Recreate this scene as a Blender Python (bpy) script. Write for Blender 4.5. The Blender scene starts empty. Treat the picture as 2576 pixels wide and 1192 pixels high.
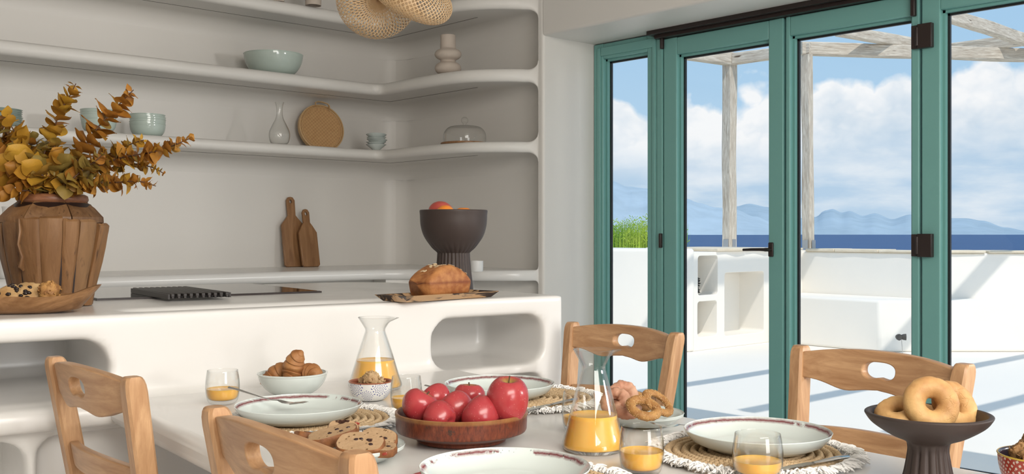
import bpy, bmesh, math, random
from mathutils import Vector, Matrix, Euler, noise
C = bpy.context.scene.collection
SC = bpy.context.scene
PI = math.pi
# ---------------- camera ----------------
H = 1.135; ANG = math.radians(47.8); FPX = 2576.0
FW = (math.cos(ANG), math.sin(ANG)); RT = (math.sin(ANG), -math.cos(ANG))
cd = bpy.data.cameras.new('camera'); cam = bpy.data.objects.new('camera', cd); C.objects.link(cam)
cam.location = (0, 0, H); cam.rotation_euler = (PI/2, 0, ANG-PI/2)
cd.sensor_width = 36; cd.lens = 36; cd.shift_y = -8/2576; cd.clip_start = .05; cd.clip_end = 90000
SC.camera = cam
SC.view_settings.view_transform = 'Standard'; SC.view_settings.look = 'None'
SC.view_settings.exposure = 0.0; SC.view_settings.gamma = 1; SC.view_settings.use_curve_mapping = False
try:
    SC.cycles.max_bounces = 10; SC.cycles.transparent_max_bounces = 24; SC.cycles.sample_clamp_indirect = 8
    SC.cycles.caustics_reflective = False; SC.cycles.caustics_refractive = False
except Exception: pass

def at(px, py, z):
    D = (H-z)*FPX/(py-588.0); X = (px-1288)/FPX*D
    return Vector((D*FW[0]+X*RT[0], D*FW[1]+X*RT[1], z))
def atD(px, py, D):
    X = (px-1288)/FPX*D
    return Vector((D*FW[0]+X*RT[0], D*FW[1]+X*RT[1], H-(py-588)/FPX*D))
def on_x(px, xw, py=588.):
    t = (px-1288)/FPX; dx = FW[0]+t*RT[0]; D = xw/dx
    return atD(px, py, D)
# ---------------- world / sky ----------------
def build_world():
    w = bpy.data.worlds.new('sky'); SC.world = w; w.use_nodes = True
    nt = w.node_tree; N = nt.nodes; L = nt.links; N.clear()
    out = N.new('ShaderNodeOutputWorld'); bg = N.new('ShaderNodeBackground'); L.new(bg.outputs[0], out.inputs[0])
    tc = N.new('ShaderNodeTexCoord'); sp = N.new('ShaderNodeSeparateXYZ'); L.new(tc.outputs['Generated'], sp.inputs[0])
    def math_(op, a, b=None, c=None, clamp=False):
        n = N.new('ShaderNodeMath'); n.operation = op; n.use_clamp = clamp
        for i, v in enumerate((a, b, c)):
            if v is None: continue
            if isinstance(v, (int, float)): n.inputs[i].default_value = v
            else: L.new(v, n.inputs[i])
        return n.outputs[0]
    def mixc(fac, a, b):
        n = N.new('ShaderNodeMix'); n.data_type = 'RGBA'
        if isinstance(fac, (int, float)): n.inputs[0].default_value = fac
        else: L.new(fac, n.inputs[0])
        for i, v in ((6, a), (7, b)):
            if isinstance(v, tuple): n.inputs[i].default_value = v+(1,)
            else: L.new(v, n.inputs[i])
        return n.outputs[2]
    def noise_(scale, det, rough=.55, sc=(1, 1, 1), off=(0, 0, 0)):
        mp = N.new('ShaderNodeMapping'); mp.inputs['Scale'].default_value = sc; mp.inputs['Location'].default_value = off
        L.new(tc.outputs['Generated'], mp.inputs[0])
        n = N.new('ShaderNodeTexNoise'); n.inputs['Scale'].default_value = scale; n.inputs['Detail'].default_value = det
        n.inputs['Roughness'].default_value = rough; L.new(mp.outputs[0], n.inputs[0]); return n.outputs['Fac']
    z = sp.outputs['Z']
    ramp = N.new('ShaderNodeValToRGB'); L.new(math_('MULTIPLY', z, 1.0, clamp=True), ramp.inputs[0])
    e = ramp.color_ramp.elements; e[0].position = 0; e[0].color = (.55, .69, .83, 1)
    e[1].position = 1; e[1].color = (.30, .45, .68, 1)
    k = e.new(.10); k.color = (.44, .64, .83, 1); k = e.new(.25); k.color = (.34, .57, .82, 1)
    def billow(scale, det, sc=(1, 1, 1), off=(0, 0, 0), warp=.03):
        mp = N.new('ShaderNodeMapping'); mp.inputs['Scale'].default_value = sc; mp.inputs['Location'].default_value = off
        L.new(tc.outputs['Generated'], mp.inputs[0])
        wn = N.new('ShaderNodeTexNoise'); wn.inputs['Scale'].default_value = scale*1.3; wn.inputs['Detail'].default_value = 3; L.new(mp.outputs[0], wn.inputs[0])
        wm = N.new('ShaderNodeVectorMath'); wm.operation = 'MULTIPLY_ADD'; L.new(wn.outputs['Color'], wm.inputs[0]); wm.inputs[1].default_value = (warp, warp, warp); L.new(mp.outputs[0], wm.inputs[2])
        v = N.new('ShaderNodeTexVoronoi'); v.feature = 'F1'; v.inputs['Scale'].default_value = scale; v.inputs['Detail'].default_value = det
        v.inputs['Roughness'].default_value = .55; v.normalize = True; L.new(wm.outputs[0], v.inputs['Vector']); return math_('SUBTRACT', 1.0, v.outputs['Distance'])
    big = noise_(3.6, 2, .5, (1, 1, .5), (3.1, 1.7, 0)); bl = billow(17, 2, (1, 1, 1.15), (1.2, .4, .1)); fine = noise_(60, 3, .6); shade = noise_(8, 4, .5, (1, 1, 1.8), (4.4, 0.6, 2.))
    top = math_('MULTIPLY_ADD', big, .16, .058)
    d = math_('ADD', math_('SUBTRACT', top, z), math_('MULTIPLY_ADD', bl, .13, -.083))
    d = math_('ADD', d, math_('MULTIPLY_ADD', fine, .016, -.008))
    mask = math_('MULTIPLY_ADD', d, 75.0, .5, clamp=True)
    lowfade = math_('MULTIPLY_ADD', math_('ADD', z, math_('MULTIPLY', shade, .06)), 22.0, -1.75, clamp=True)
    bl2 = billow(24, 2, (1, 1, 1.3), (1.25, .43, .06), .05)
    # tops lit by the sun, hollows and undersides grey-blue
    t1 = math_('MULTIPLY_ADD', bl2, 2.6, -1.35); t2 = math_('MULTIPLY_ADD', shade, 2.2, -1.0); t3 = math_('MULTIPLY_ADD', d, -7.0, .62)
    tone = math_('ADD', math_('ADD', math_('MULTIPLY', t1, .75), t2), t3, clamp=True)
    ccol = mixc(tone, (.56, .68, .80), (.93, .94, .955))
    lowc = mixc(math_('MULTIPLY_ADD', noise_(11, 6, .55, (1, 1, 4.0), (7, 2, 1)), 4.0, -1.7, clamp=True), (.47, .63, .80), (.72, .80, .88))
    c2 = mixc(lowfade, lowc, ccol)
    sky = mixc(mask, ramp.outputs[0], c2)
    L.new(sky, bg.inputs[0]); bg.inputs[1].default_value = WORLD_STRENGTH
WORLD_STRENGTH = 1.05
build_world()
# sun: travels along (+.3, +.6, -1)
sd = bpy.data.lights.new('sun', 'SUN'); sun = bpy.data.objects.new('sun', sd); C.objects.link(sun)
sd.energy = 2.5; sd.angle = math.radians(.6); sd.color = (1.0, .94, .86)
sun.rotation_euler = Vector((.3, .6, -1)).to_track_quat('-Z', 'Y').to_euler(); sun.location = (0, -5, 9)
# low sunlight thrown in through the open doors to the right of the camera
def area(name, loc, target, sx, sy, power, col):
    l = bpy.data.lights.new(name, 'AREA'); l.shape = 'RECTANGLE'; l.size = sx; l.size_y = sy; l.energy = power; l.color = col
    o = bpy.data.objects.new(name, l); C.objects.link(o); o.location = loc
    o.rotation_euler = (Vector(target)-Vector(loc)).to_track_quat('-Z', 'Y').to_euler(); return o
area('low_sunlight', (5.35, -2.55, 1.95), (2.0, 3.0, 1.1), .42, .42, 88, (1.0, .965, .92))
area('ceiling_fill', (.3, -1.6, 2.7), (1.2, 3.0, 1.3), 2.4, 1.6, 165, (1.0, .95, .88))  # soft fill lamp added below the ceiling; the room has no such source
area('front_fill', (.65, -4.36, 1.4), (1.9, 3.0, 1.2), 1.7, 1.6, 80, (1.0, .98, .95))  # second fill lamp, added at the unseen opening behind the camera

# ---------------- mesh helpers ----------------
def link(name, me, mat=None, parent=None, loc=None, rot=None, smooth=True, angle=38):
    if mat is not None and not isinstance(mat, (list, tuple)): mat = [mat]
    for m in (mat or []): me.materials.append(m)
    if smooth:
        me.polygons.foreach_set('use_smooth', [True]*len(me.polygons))
        if angle: me.set_sharp_from_angle(angle=math.radians(angle))
    o = bpy.data.objects.new(name, me); C.objects.link(o)
    if parent: o.parent = parent
    if loc is not None: o.location = loc
    if rot is not None: o.rotation_euler = rot
    return o
def mk(name, vf, mat=None, parent=None, loc=None, rot=None, smooth=True, angle=38, fix=False):
    v, f = vf
    me = bpy.data.meshes.new(name); me.from_pydata([tuple(p) for p in v], [], f)
    if fix:
        bm = bmesh.new(); bm.from_mesh(me); bmesh.ops.recalc_face_normals(bm, faces=bm.faces); bm.to_mesh(me); bm.free()
    me.update()
    return link(name, me, mat, parent, loc, rot, smooth, angle)
def thing(name, label, cat, loc=(0, 0, 0), rz=0, group=None):
    o = bpy.data.objects.new(name, None); C.objects.link(o); o.empty_display_size = .05
    o.location = loc; o.rotation_euler = (0, 0, rz); o['label'] = label; o['category'] = cat
    if group: o['group'] = group
    return o
def tag(o, label, cat, group=None, kind=None):
    o['label'] = label; o['category'] = cat
    if group: o['group'] = group
    if kind: o['kind'] = kind
    return o
def struct(o, label=None):
    o['kind'] = 'structure'
    if label: o['label'] = label
    return o
def copy_tree(o, parent=None):
    c = o.copy(); C.objects.link(c); c.parent = parent
    for ch in list(o.children): copy_tree(ch, c)
    return c
def bev(o, w, seg=2, ang=30):
    m = o.modifiers.new('bevel', 'BEVEL'); m.width = w; m.segments = seg; m.limit_method = 'ANGLE'; m.angle_limit = math.radians(ang)
    m.harden_normals = False
    return o
def box(x0, x1, y0, y1, z0, z1):
    v = [(x0, y0, z0), (x1, y0, z0), (x1, y1, z0), (x0, y1, z0), (x0, y0, z1), (x1, y0, z1), (x1, y1, z1), (x0, y1, z1)]
    f = [(0, 3, 2, 1), (4, 5, 6, 7), (0, 1, 5, 4), (1, 2, 6, 5), (2, 3, 7, 6), (3, 0, 4, 7)]
    return v, f
def join(*vfs):
    V = []; F = []
    for v, f in vfs:
        n = len(V); V += [tuple(p) for p in v]; F += [tuple(i+n for i in q) for q in f]
    return V, F
def xf(vf, M):
    return [tuple(M @ Vector(p)) for p in vf[0]], vf[1]
def TR(loc=(0, 0, 0), rot=(0, 0, 0), s=(1, 1, 1)):
    return Matrix.Translation(loc) @ Euler(rot).to_matrix().to_4x4() @ Matrix.Diagonal((*s, 1))
def lathe(prof, n=48, mod=None):
    """prof: (r,z) list; r==0 makes a pole."""
    V = []; idx = []
    for (r, z) in prof:
        if r <= 1e-7: idx.append([len(V)]); V.append((0, 0, z))
        else:
            row = []
            for i in range(n):
                a = 2*PI*i/n; rr = r*(mod(a, z) if mod else 1)
                row.append(len(V)); V.append((rr*math.cos(a), rr*math.sin(a), z))
            idx.append(row)
    F = []
    for a, b in zip(idx, idx[1:]):
        if len(a) == 1 and len(b) == 1: continue
        for i in range(n):
            j = (i+1) % n
            if len(a) == 1: F.append((a[0], b[j], b[i]))
            elif len(b) == 1: F.append((a[i], a[j], b[0]))
            else: F.append((a[i], a[j], b[j], b[i]))
    return V, F
def smoothprof(pts, n=6):
    """Catmull-Rom through (r,z) points"""
    P = [pts[0]]+list(pts)+[pts[-1]]; out = []
    for i in range(1, len(P)-2):
        p0, p1, p2, p3 = [Vector(p) for p in P[i-1:i+3]]
        for k in range(n):
            t = k/n
            out.append(tuple(.5*((2*p1)+(-p0+p2)*t+(2*p0-5*p1+4*p2-p3)*t*t+(-p0+3*p1-3*p2+p3)*t**3)))
    out.append(tuple(pts[-1])); return out
def tube(path, rad, n=8, caps=True, flat=None):
    P = [Vector(p) for p in path]; m = len(P)
    if not isinstance(rad, (list, tuple)): rad = [rad]*m
    T = [(P[min(i+1, m-1)]-P[max(i-1, 0)]).normalized() for i in range(m)]
    up = Vector((0, 0, 1)) if abs(T[0].z) < .9 else Vector((1, 0, 0))
    u = T[0].cross(up).normalized(); V = []; F = []
    for i in range(m):
        u = (u-T[i]*u.dot(T[i])).normalized(); w = T[i].cross(u)
        for k in range(n):
            a = 2*PI*k/n
            V.append(tuple(P[i]+u*math.cos(a)*rad[i]+w*math.sin(a)*rad[i]*(flat or 1)))
    for i in range(m-1):
        for k in range(n):
            l = (k+1) % n; F.append((i*n+k, i*n+l, (i+1)*n+l, (i+1)*n+k))
    if caps:
        F.append(tuple(range(n))[::-1]); F.append(tuple((m-1)*n+k for k in range(n)))
    return V, F
def grid(rows, closed_u=False, closed_v=False):
    m = len(rows); n = len(rows[0]); V = [tuple(p) for r in rows for p in r]; F = []
    for i in range(m if closed_u else m-1):
        for k in range(n if closed_v else n-1):
            a = i; b = (i+1) % m; c = k; d = (k+1) % n
            F.append((a*n+c, b*n+c, b*n+d, a*n+d))
    return V, F
def prism(poly, z0, z1):
    n = len(poly); V = [(p[0], p[1], z0) for p in poly]+[(p[0], p[1], z1) for p in poly]
    F = [tuple(range(n))[::-1], tuple(range(n, 2*n))]+[(i, (i+1) % n, n+(i+1) % n, n+i) for i in range(n)]
    return V, F
def blob(rx, ry, rz, amp=0, fr=3, seed=0, nu=20, nv=12, pw=1.0, oct_=3):
    def mod(d):
        p = Vector(d)*fr+Vector((seed*3.1, seed*1.7, seed))
        return 1+amp*noise.fractal(p, .8, 2.0, oct_)
    V = []; F = []
    for j in range(nv+1):
        th = PI*j/nv
        for i in range(nu):
            a = 2*PI*i/nu
            d = (math.sin(th)*math.cos(a), math.sin(th)*math.sin(a), math.cos(th))
            s = lambda q: math.copysign(abs(q)**pw, q)
            k = mod(d); V.append((rx*s(d[0])*k, ry*s(d[1])*k, rz*s(d[2])*k))
    for j in range(nv):
        for i in range(nu):
            l = (i+1) % nu; F.append((j*nu+i, (j+1)*nu+i, (j+1)*nu+l, j*nu+l))
    return V, F
def outline(name, outer, holes, thick, bevel=.003, res=2):
    """flat outline in XY with holes, extruded along Z (centred) -> mesh"""
    cu = bpy.data.curves.new(name, 'CURVE'); cu.dimensions = '2D'; cu.fill_mode = 'BOTH'
    for pts in [outer]+list(holes):
        s = cu.splines.new('POLY'); s.points.add(len(pts)-1); s.use_cyclic_u = True
        for p, q in zip(s.points, pts): p.co = (q[0], q[1], 0, 1)
    cu.extrude = thick/2-bevel; cu.bevel_depth = bevel; cu.bevel_resolution = res; cu.offset = -bevel
    o = bpy.data.objects.new('tmp', cu); C.objects.link(o)
    me = bpy.data.meshes.new_from_object(o); me.name = name
    bpy.data.objects.remove(o); bpy.data.curves.remove(cu)
    return me
def apply_mods(o):
    dg = bpy.context.evaluated_depsgraph_get(); me = bpy.data.meshes.new_from_object(o.evaluated_get(dg))
    o.modifiers.clear(); old = o.data; o.data = me; bpy.data.meshes.remove(old); return o
def rrect(x0, x1, y0, y1, r, n=6):
    out = []
    for cx, cy, a0 in ((x1-r, y1-r, 0), (x0+r, y1-r, 90), (x0+r, y0+r, 180), (x1-r, y0+r, 270)):
        for k in range(n+1):
            a = math.radians(a0+90*k/n); out.append((cx+r*math.cos(a), cy+r*math.sin(a)))
    return out
# ---------------- materials ----------------
def srgb(r, g, b):
    f = lambda c: (c/255/12.92) if c/255 <= .04045 else ((c/255+.055)/1.055)**2.4
    return (f(r), f(g), f(b))
class NB:
    def __init__(s, name):
        s.m = bpy.data.materials.new(name); s.m.use_nodes = True; s.nt = s.m.node_tree; s.N = s.nt.nodes; s.L = s.nt.links
        s.b = s.N['Principled BSDF']; s.out = s.N['Material Output']; s.tc = s.N.new('ShaderNodeTexCoord')
    def coord(s, sc=(1, 1, 1), rot=(0, 0, 0), loc=(0, 0, 0), src='Object', rnd=0):
        mp = s.N.new('ShaderNodeMapping'); mp.inputs['Scale'].default_value = sc; mp.inputs['Rotation'].default_value = rot; mp.inputs['Location'].default_value = loc
        s.L.new(s.tc.outputs[src], mp.inputs[0])
        if rnd:
            oi = s.N.new('ShaderNodeObjectInfo'); mu = s.N.new('ShaderNodeMath'); mu.operation = 'MULTIPLY'; mu.inputs[1].default_value = rnd
            s.L.new(oi.outputs['Random'], mu.inputs[0])
            ad = s.N.new('ShaderNodeVectorMath'); ad.operation = 'ADD'; s.L.new(mp.outputs[0], ad.inputs[0]); s.L.new(mu.outputs[0], ad.inputs[1]); return ad.outputs[0]
        return mp.outputs[0]
    def noise(s, vec, scale, detail=4, rough=.55, dist=0):
        n = s.N.new('ShaderNodeTexNoise'); s.L.new(vec, n.inputs[0]); n.inputs['Scale'].default_value = scale
        n.inputs['Detail'].default_value = detail; n.inputs['Roughness'].default_value = rough; n.inputs['Distortion'].default_value = dist; return n.outputs['Fac']
    def vor(s, vec, scale, feat='F1', out='Distance'):
        n = s.N.new('ShaderNodeTexVoronoi'); n.feature = feat; s.L.new(vec, n.inputs[0]); n.inputs['Scale'].default_value = scale; return n.outputs[out]
    def wave(s, vec, scale, dist=0, det=2, dsc=1, typ='BANDS', dr='X'):
        n = s.N.new('ShaderNodeTexWave'); n.wave_type = typ
        if typ == 'BANDS': n.bands_direction = dr
        else: n.rings_direction = dr
        s.L.new(vec, n.inputs[0]); n.inputs['Scale'].default_value = scale; n.inputs['Distortion'].default_value = dist
        n.inputs['Detail'].default_value = det; n.inputs['Detail Scale'].default_value = dsc; return n.outputs['Fac']
    def ramp(s, fac, stops, interp='LINEAR'):
        r = s.N.new('ShaderNodeValToRGB'); s.L.new(fac, r.inputs[0]); e = r.color_ramp.elements; r.color_ramp.interpolation = interp
        while len(e) > 1: e.remove(e[-1])
        for i, (p, c) in enumerate(stops):
            c = (c, c, c) if isinstance(c, (int, float)) else c
            k = e[0] if i == 0 else e.new(p); k.position = p; k.color = (*c, 1)
        return r.outputs[0]
    def mix(s, fac, a, b, bt='MIX'):
        n = s.N.new('ShaderNodeMix'); n.data_type = 'RGBA'; n.blend_type = bt
        if isinstance(fac, (int, float)): n.inputs[0].default_value = fac
        else: s.L.new(fac, n.inputs[0])
        for i, v in ((6, a), (7, b)):
            if isinstance(v, tuple): n.inputs[i].default_value = (*v, 1)
            else: s.L.new(v, n.inputs[i])
        return n.outputs[2]
    def math(s, op, a, b=None, clamp=False):
        n = s.N.new('ShaderNodeMath'); n.operation = op; n.use_clamp = clamp
        for i, v in enumerate((a, b)):
            if v is None: continue
            if isinstance(v, (int, float)): n.inputs[i].default_value = v
            else: s.L.new(v, n.inputs[i])
        return n.outputs[0]
    def sep(s, vec):
        n = s.N.new('ShaderNodeSeparateXYZ'); s.L.new(vec, n.inputs[0]); return n.outputs
    def rand(s):
        return s.N.new('ShaderNodeObjectInfo').outputs['Random']
    def set(s, col=None, rough=None, spec=None, metal=None, sss=None):
        if col is not None:
            if isinstance(col, tuple): s.b.inputs['Base Color'].default_value = (*col, 1)
            else: s.L.new(col, s.b.inputs['Base Color'])
        if rough is not None:
            if isinstance(rough, (int, float)): s.b.inputs['Roughness'].default_value = rough
            else: s.L.new(rough, s.b.inputs['Roughness'])
        if spec is not None: s.b.inputs['Specular IOR Level'].default_value = spec
        if metal is not None: s.b.inputs['Metallic'].default_value = metal
        if sss is not None:
            s.b.inputs['Subsurface Weight'].default_value = sss; s.b.inputs['Subsurface Scale'].default_value = .02
        return s
    def bump(s, h, strength=.2, dist=.01):
        n = s.N.new('ShaderNodeBump'); n.inputs['Strength'].default_value = strength; n.inputs['Distance'].default_value = dist
        s.L.new(h, n.inputs['Height']); s.L.new(n.outputs[0], s.b.inputs['Normal']); return s
def plain(name, col, rough=.5, spec=.5, metal=0, bump=None):
    m = NB(name); c = m.coord(); v = m.noise(c, 30, 3)
    col2 = tuple(x*.93 for x in col)
    m.set(m.mix(v, col2, col), rough, spec, metal)
    if bump: m.bump(m.noise(c, bump[0], 4), bump[1], bump[2])
    return m.m
def plaster(name, col, rough=.36, bs=.25):
    m = NB(name); c = m.coord()
    a = m.noise(c, 1.6, 4); b = m.noise(m.coord((1, 1, 2.5)), 9, 5, .6)
    m.set(m.mix(a, tuple(x*.965 for x in col), col), m.ramp(b, [(.2, rough-.02), (.8, rough+.03)]), .5)
    h = m.math('ADD', m.math('MULTIPLY', m.noise(c, 3.0, 2), 1.0), m.math('MULTIPLY', b, .22))
    m.bump(h, bs, .012); return m.m
def wood(name, dark, light, sc=(1, 1, 14), freq=9, rough=.42, spots=None, axis_src='Object', dist=1.5, rnd=3.0, bs=.12):
    """grain runs along the axis with the SMALL scale"""
    m = NB(name); c = m.coord(sc, rnd=rnd)
    a = m.noise(c, freq, 6, .6, dist); b = m.noise(m.coord(tuple(x*6 for x in sc), rnd=rnd), freq, 3, .6)
    col = m.ramp(a, [(.3, dark), (.5, tuple((x+y)/2 for x, y in zip(dark, light))), (.68, light)])
    col = m.mix(m.math('MULTIPLY', m.ramp(b, [(.45, 0.), (.7, 1.)]), .22), col, dark)
    if spots:
        k = m.ramp(m.noise(m.coord(tuple(x*.8 for x in sc), rnd=rnd), spots[0], 2), [(spots[1], 0.), (spots[1]+.04, 1.)])
        col = m.mix(k, col, spots[2])
    m.set(col, rough, .4); m.bump(a, bs, .003); return m.m
# ---------------- shared materials ----------------
M_wall = plaster('white_plaster', (.745, .72, .68), .44, .14)
M_isl = plaster('polished_white_plaster', (.78, .765, .74), .24, .05)
M_ext = plaster('whitewashed_masonry', (.91, .87, .80), .7, .3)
M_floor = plaster('white_floor', (.74, .72, .69), .25, .1)
def teal():
    m = NB('teal_lacquer'); m.set((.165, .375, .345), .38, .5)
    m.bump(m.noise(m.coord(), 220, 2), .06, .001); return m.m
M_teal = teal()
M_dark = plain('dark_brown_metal', (.022, .012, .010), .38)
M_gask = plain('black_gasket', (.012, .012, .013), .45)
M_gap = plain('shadow_gap', (.16, .15, .13), .8)
def thin_glass(name, tint, refl=1.0, rough=0.0):
    m = NB(name); N = m.N; L = m.L; N.remove(m.b)
    tr = N.new('ShaderNodeBsdfTransparent'); tr.inputs[0].default_value = (*tint, 1)
    gl = N.new('ShaderNodeBsdfGlossy'); gl.inputs['Roughness'].default_value = rough
    lw = N.new('ShaderNodeLayerWeight'); lw.inputs[0].default_value = .5; dk = N.new('ShaderNodeMath'); dk.operation = 'POWER'; L.new(lw.outputs['Facing'], dk.inputs[0]); dk.inputs[1].default_value = 5.0
    tm = N.new('ShaderNodeMix'); tm.data_type = 'RGBA'; L.new(dk.outputs[0], tm.inputs[0]); tm.inputs[6].default_value = (*tint, 1); tm.inputs[7].default_value = (.60, .63, .61, 1); L.new(tm.outputs[2], tr.inputs[0])
    pw = N.new('ShaderNodeMath'); pw.operation = 'POWER'; L.new(lw.outputs['Facing'], pw.inputs[0]); pw.inputs[1].default_value = 3.0
    mu = N.new('ShaderNodeMath'); mu.operation = 'MULTIPLY_ADD'; L.new(pw.outputs[0], mu.inputs[0]); mu.inputs[1].default_value = .85*refl; mu.inputs[2].default_value = .035*refl; mu.use_clamp = True
    mx = N.new('ShaderNodeMixShader'); L.new(mu.outputs[0], mx.inputs[0]); L.new(tr.outputs[0], mx.inputs[1]); L.new(gl.outputs[0], mx.inputs[2])
    L.new(mx.outputs[0], m.out.inputs[0]); return m.m
M_pane = thin_glass('window_glass', (.985, .99, .99), .45)
M_glass = thin_glass('clear_glass', (.99, .992, .988), 1.0)

# ---------------- room shell ----------------
YB = 5.68; XR = 4.10; XF = 4.0; YR = 4.15; XW = 4.41; ZS = 2.25; ZC = 2.95
struct(mk('floor', box(-3.2, 4.5, -4.6, 5.9, -.15, 0), M_floor))
struct(mk('ceiling', box(-3.2, 4.5, -4.6, 5.9, ZC, ZC+.2), M_wall))
struct(mk('wall_left', box(-3.2, -3.0, -4.6, 5.9, 0, ZC), M_wall))
# wall behind the camera, with an unseen opening added for the front fill lamp
wf = mk('wall_front', join(box(-3.0, -.3, -4.6, -4.4, 0, ZC), box(1.6, 4.5, -4.6, -4.4, 0, ZC), box(-.3, 1.6, -4.6, -4.4, 2.25, ZC), box(-.3, 1.6, -4.6, -4.4, 0, .5)), M_wall, smooth=False)
struct(wf)
# back wall with a coved corner, and the return wall
def wall_strip(name, pts, z0, z1, mat, back):
    rows = [[(x, y, z0) for x, y in pts], [(x, y, z1) for x, y in pts]]
    V, F = grid(rows); n = len(pts); m = len(V)
    V = V+[(p[0], p[1], z0) for p in back]+[(p[0], p[1], z1) for p in back]
    b = len(back)
    F = F+[tuple(range(m, m+b)), tuple(range(m+b, m+2*b))]
    return struct(mk(name, (V, F), mat))
rc = .16
arc = [(XR-rc+rc*math.sin(a), YB-rc+rc*math.cos(a)) for a in [PI/2*k/10 for k in range(11)]]
def curved_wall(name, pts, backpts, z0, z1, mat):
    poly = pts+backpts[::-1]
    o = mk(name, prism(poly, z0, z1), mat, fix=True); return struct(o)
curved_wall('wall_back', [(-3.0, YB)]+[(x, YB) for x in (-2, -1, 0, 1, 2, 3)]+arc[:6], [(-3.0, 5.9), (arc[5][0], 5.9)], 0, ZC, M_wall)
curved_wall('wall_right', arc[5:]+[(XR, 4.9), (XR, 4.19)], [(arc[5][0], 5.9), (4.5, 5.9), (4.5, 4.19)], 0, ZC, M_wall)
# pier that closes the shelf niches and turns into the window reveal
pr = .018
pier = [(XR, 4.19)]+[(XF, 4.19)]+[(XF+pr-pr*math.cos(a), YR+pr-pr*math.sin(a)) for a in [PI/2*k/5 for k in range(6)]]+[(4.5, YR), (4.5, 4.19)]
struct(mk('trim_1', prism(pier, 0, ZC), M_wall, fix=True), 'white plaster pier between the shelf niches and the teal window')
# header over the openings, with a softened lower edge
hd = [(XF, ZC)]+[(XF+pr-pr*math.cos(a), ZS+pr-pr*math.sin(a)) for a in [PI/2*k/5 for k in range(6)]]+[(4.5, ZS), (4.5, ZC)]
V = [(x, -4.4, z) for x, z in hd]+[(x, YR, z) for x, z in hd]; n = len(hd)
F = [tuple(range(n)), tuple(range(n, 2*n))]+[(i, (i+1) % n, n+(i+1) % n, n+i) for i in range(n)]
struct(mk('trim_2', (V, F), M_wall, fix=True), 'deep white plaster header over the teal doors')
struct(mk('wall_window', box(XF, 4.5, -4.4, -2.7, 0, ZS), M_wall, smooth=False))

# ---------------- shelves ----------------
def catmull(pts, n=6):
    P = [pts[0]]+list(pts)+[pts[-1]]; out = []
    for i in range(1, len(P)-2):
        p0, p1, p2, p3 = [Vector(p) for p in P[i-1:i+3]]
        for k in range(n):
            t = k/n; out.append(.5*((2*p1)+(-p0+p2)*t+(2*p0-5*p1+4*p2-p3)*t*t+(-p0+3*p1-3*p2+p3)*t**3))
    out.append(Vector(pts[-1])); return out
def slab_loft(name, fpts, bpts, zt, zb, mat, cove=.10, endfil=.085, label=''):
    rows = []; m = len(fpts)
    # distance to the far end along the front line
    d = [0]*m
    for i in range(m-2, -1, -1): d[i] = d[i+1]+(fpts[i+1]-fpts[i]).length
    for i in range(m):
        f = fpts[i]; b = bpts[i]; e = (b-f); dep = e.length; e = e/max(dep, 1e-6)
        k = max(0, 1-d[i]/endfil); q = endfil*(1-math.sqrt(max(0, 1-k*k)))
        t = zt+q; u = zb-q; h = (t-u)/2; rn = min((zt-zb)/2, .034)
        row = [(b.x, b.y, t)]
        c = f+e*rn; row.append((c.x, c.y, t))
        for s in range(1, 6):
            a = PI/2*s/6; p = c-e*rn*math.sin(a); row.append((p.x, p.y, t-rn*(1-math.cos(a))))
        for s in range(0, 6):
            a = PI/2*(1-s/6); p = c-e*rn*math.sin(a); row.append((p.x, p.y, u+rn*(1-math.cos(a))))
        row.append((c.x, c.y, u))
        cr = min(cove, dep*.45)
        for s in range(0, 7):
            a = PI/2*s/6; p = b-e*cr*(1-math.sin(a)); row.append((p.x, p.y, u-cr*(1-math.cos(a))))
        row.append((b.x, b.y, t))
        rows.append(row)
    o = mk(name, grid(rows), mat, angle=60, fix=True); tag(o, label, 'shelf', 'built-in plaster shelves'); return o
def shelf_path(curve, xs=(-2.98, -2, -1, 0, 1, 2, 3, 3.4), yf=5.25, xf=3.65, r=.06):
    F = []; B = []
    for x in xs: F.append(Vector((x, yf))); B.append(Vector((x, YB)))
    n = 8
    for k in range(n+1):
        a = PI/2*k/n
        F.append(Vector((xf-r+r*math.sin(a), yf-r+r*math.cos(a)))) if False else F.append(Vector((xf-r+r*math.sin(a), yf+r-r*(1-0)*1+0 if False else yf-(r-r*math.cos(a)))))
        # back point walks round the cove of the wall corner
        t = k/n
        if t < .34: B.append(Vector((3.6+(XR-rc-3.6)*t/.34, YB)))
        elif t <= .72:
            a2 = PI/2*(t-.34)/.38; B.append(Vector((XR-rc+rc*math.sin(a2), YB-rc+rc*math.cos(a2))))
        else: B.append(Vector((XR, YB-rc-(YB-rc-5.1)*(t-.72)/.28)))
    for p in curve: F.append(p); B.append(Vector((XR, min(5.1, p.y))))
    return F, B
curve1 = catmull([(3.65, 5.05), (3.648, 4.85), (3.655, 4.66), (3.69, 4.49), (3.765, 4.37), (3.87, 4.27), (3.955, 4.22), (XF, 4.188)], 5)
F1, B1 = shelf_path(curve1)
for zt, h, lab in ((2.477, .074, 'topmost white plaster shelf, cut by the top edge, running round the kitchen corner'),
                   (2.066, .073, 'middle white plaster shelf carrying the large green bowl and the stacked beige vase'),
                   (1.655, .060, 'lowest white plaster shelf carrying bowl stacks, round woven tray and glass dome')):
    s = slab_loft('plaster_shelf', F1, B1, zt, zt-h, M_wall, label=lab)
    # fine joint line under the shelf
    g = join(box(-2.9, 3.882, 5.455, 5.459, zt-h-.0015, zt-h+.002), box(3.878, 3.882, 4.58, 5.4555, zt-h-.0015, zt-h+.002))
    mk('joint_line', g, M_gap, s, smooth=False)
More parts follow.
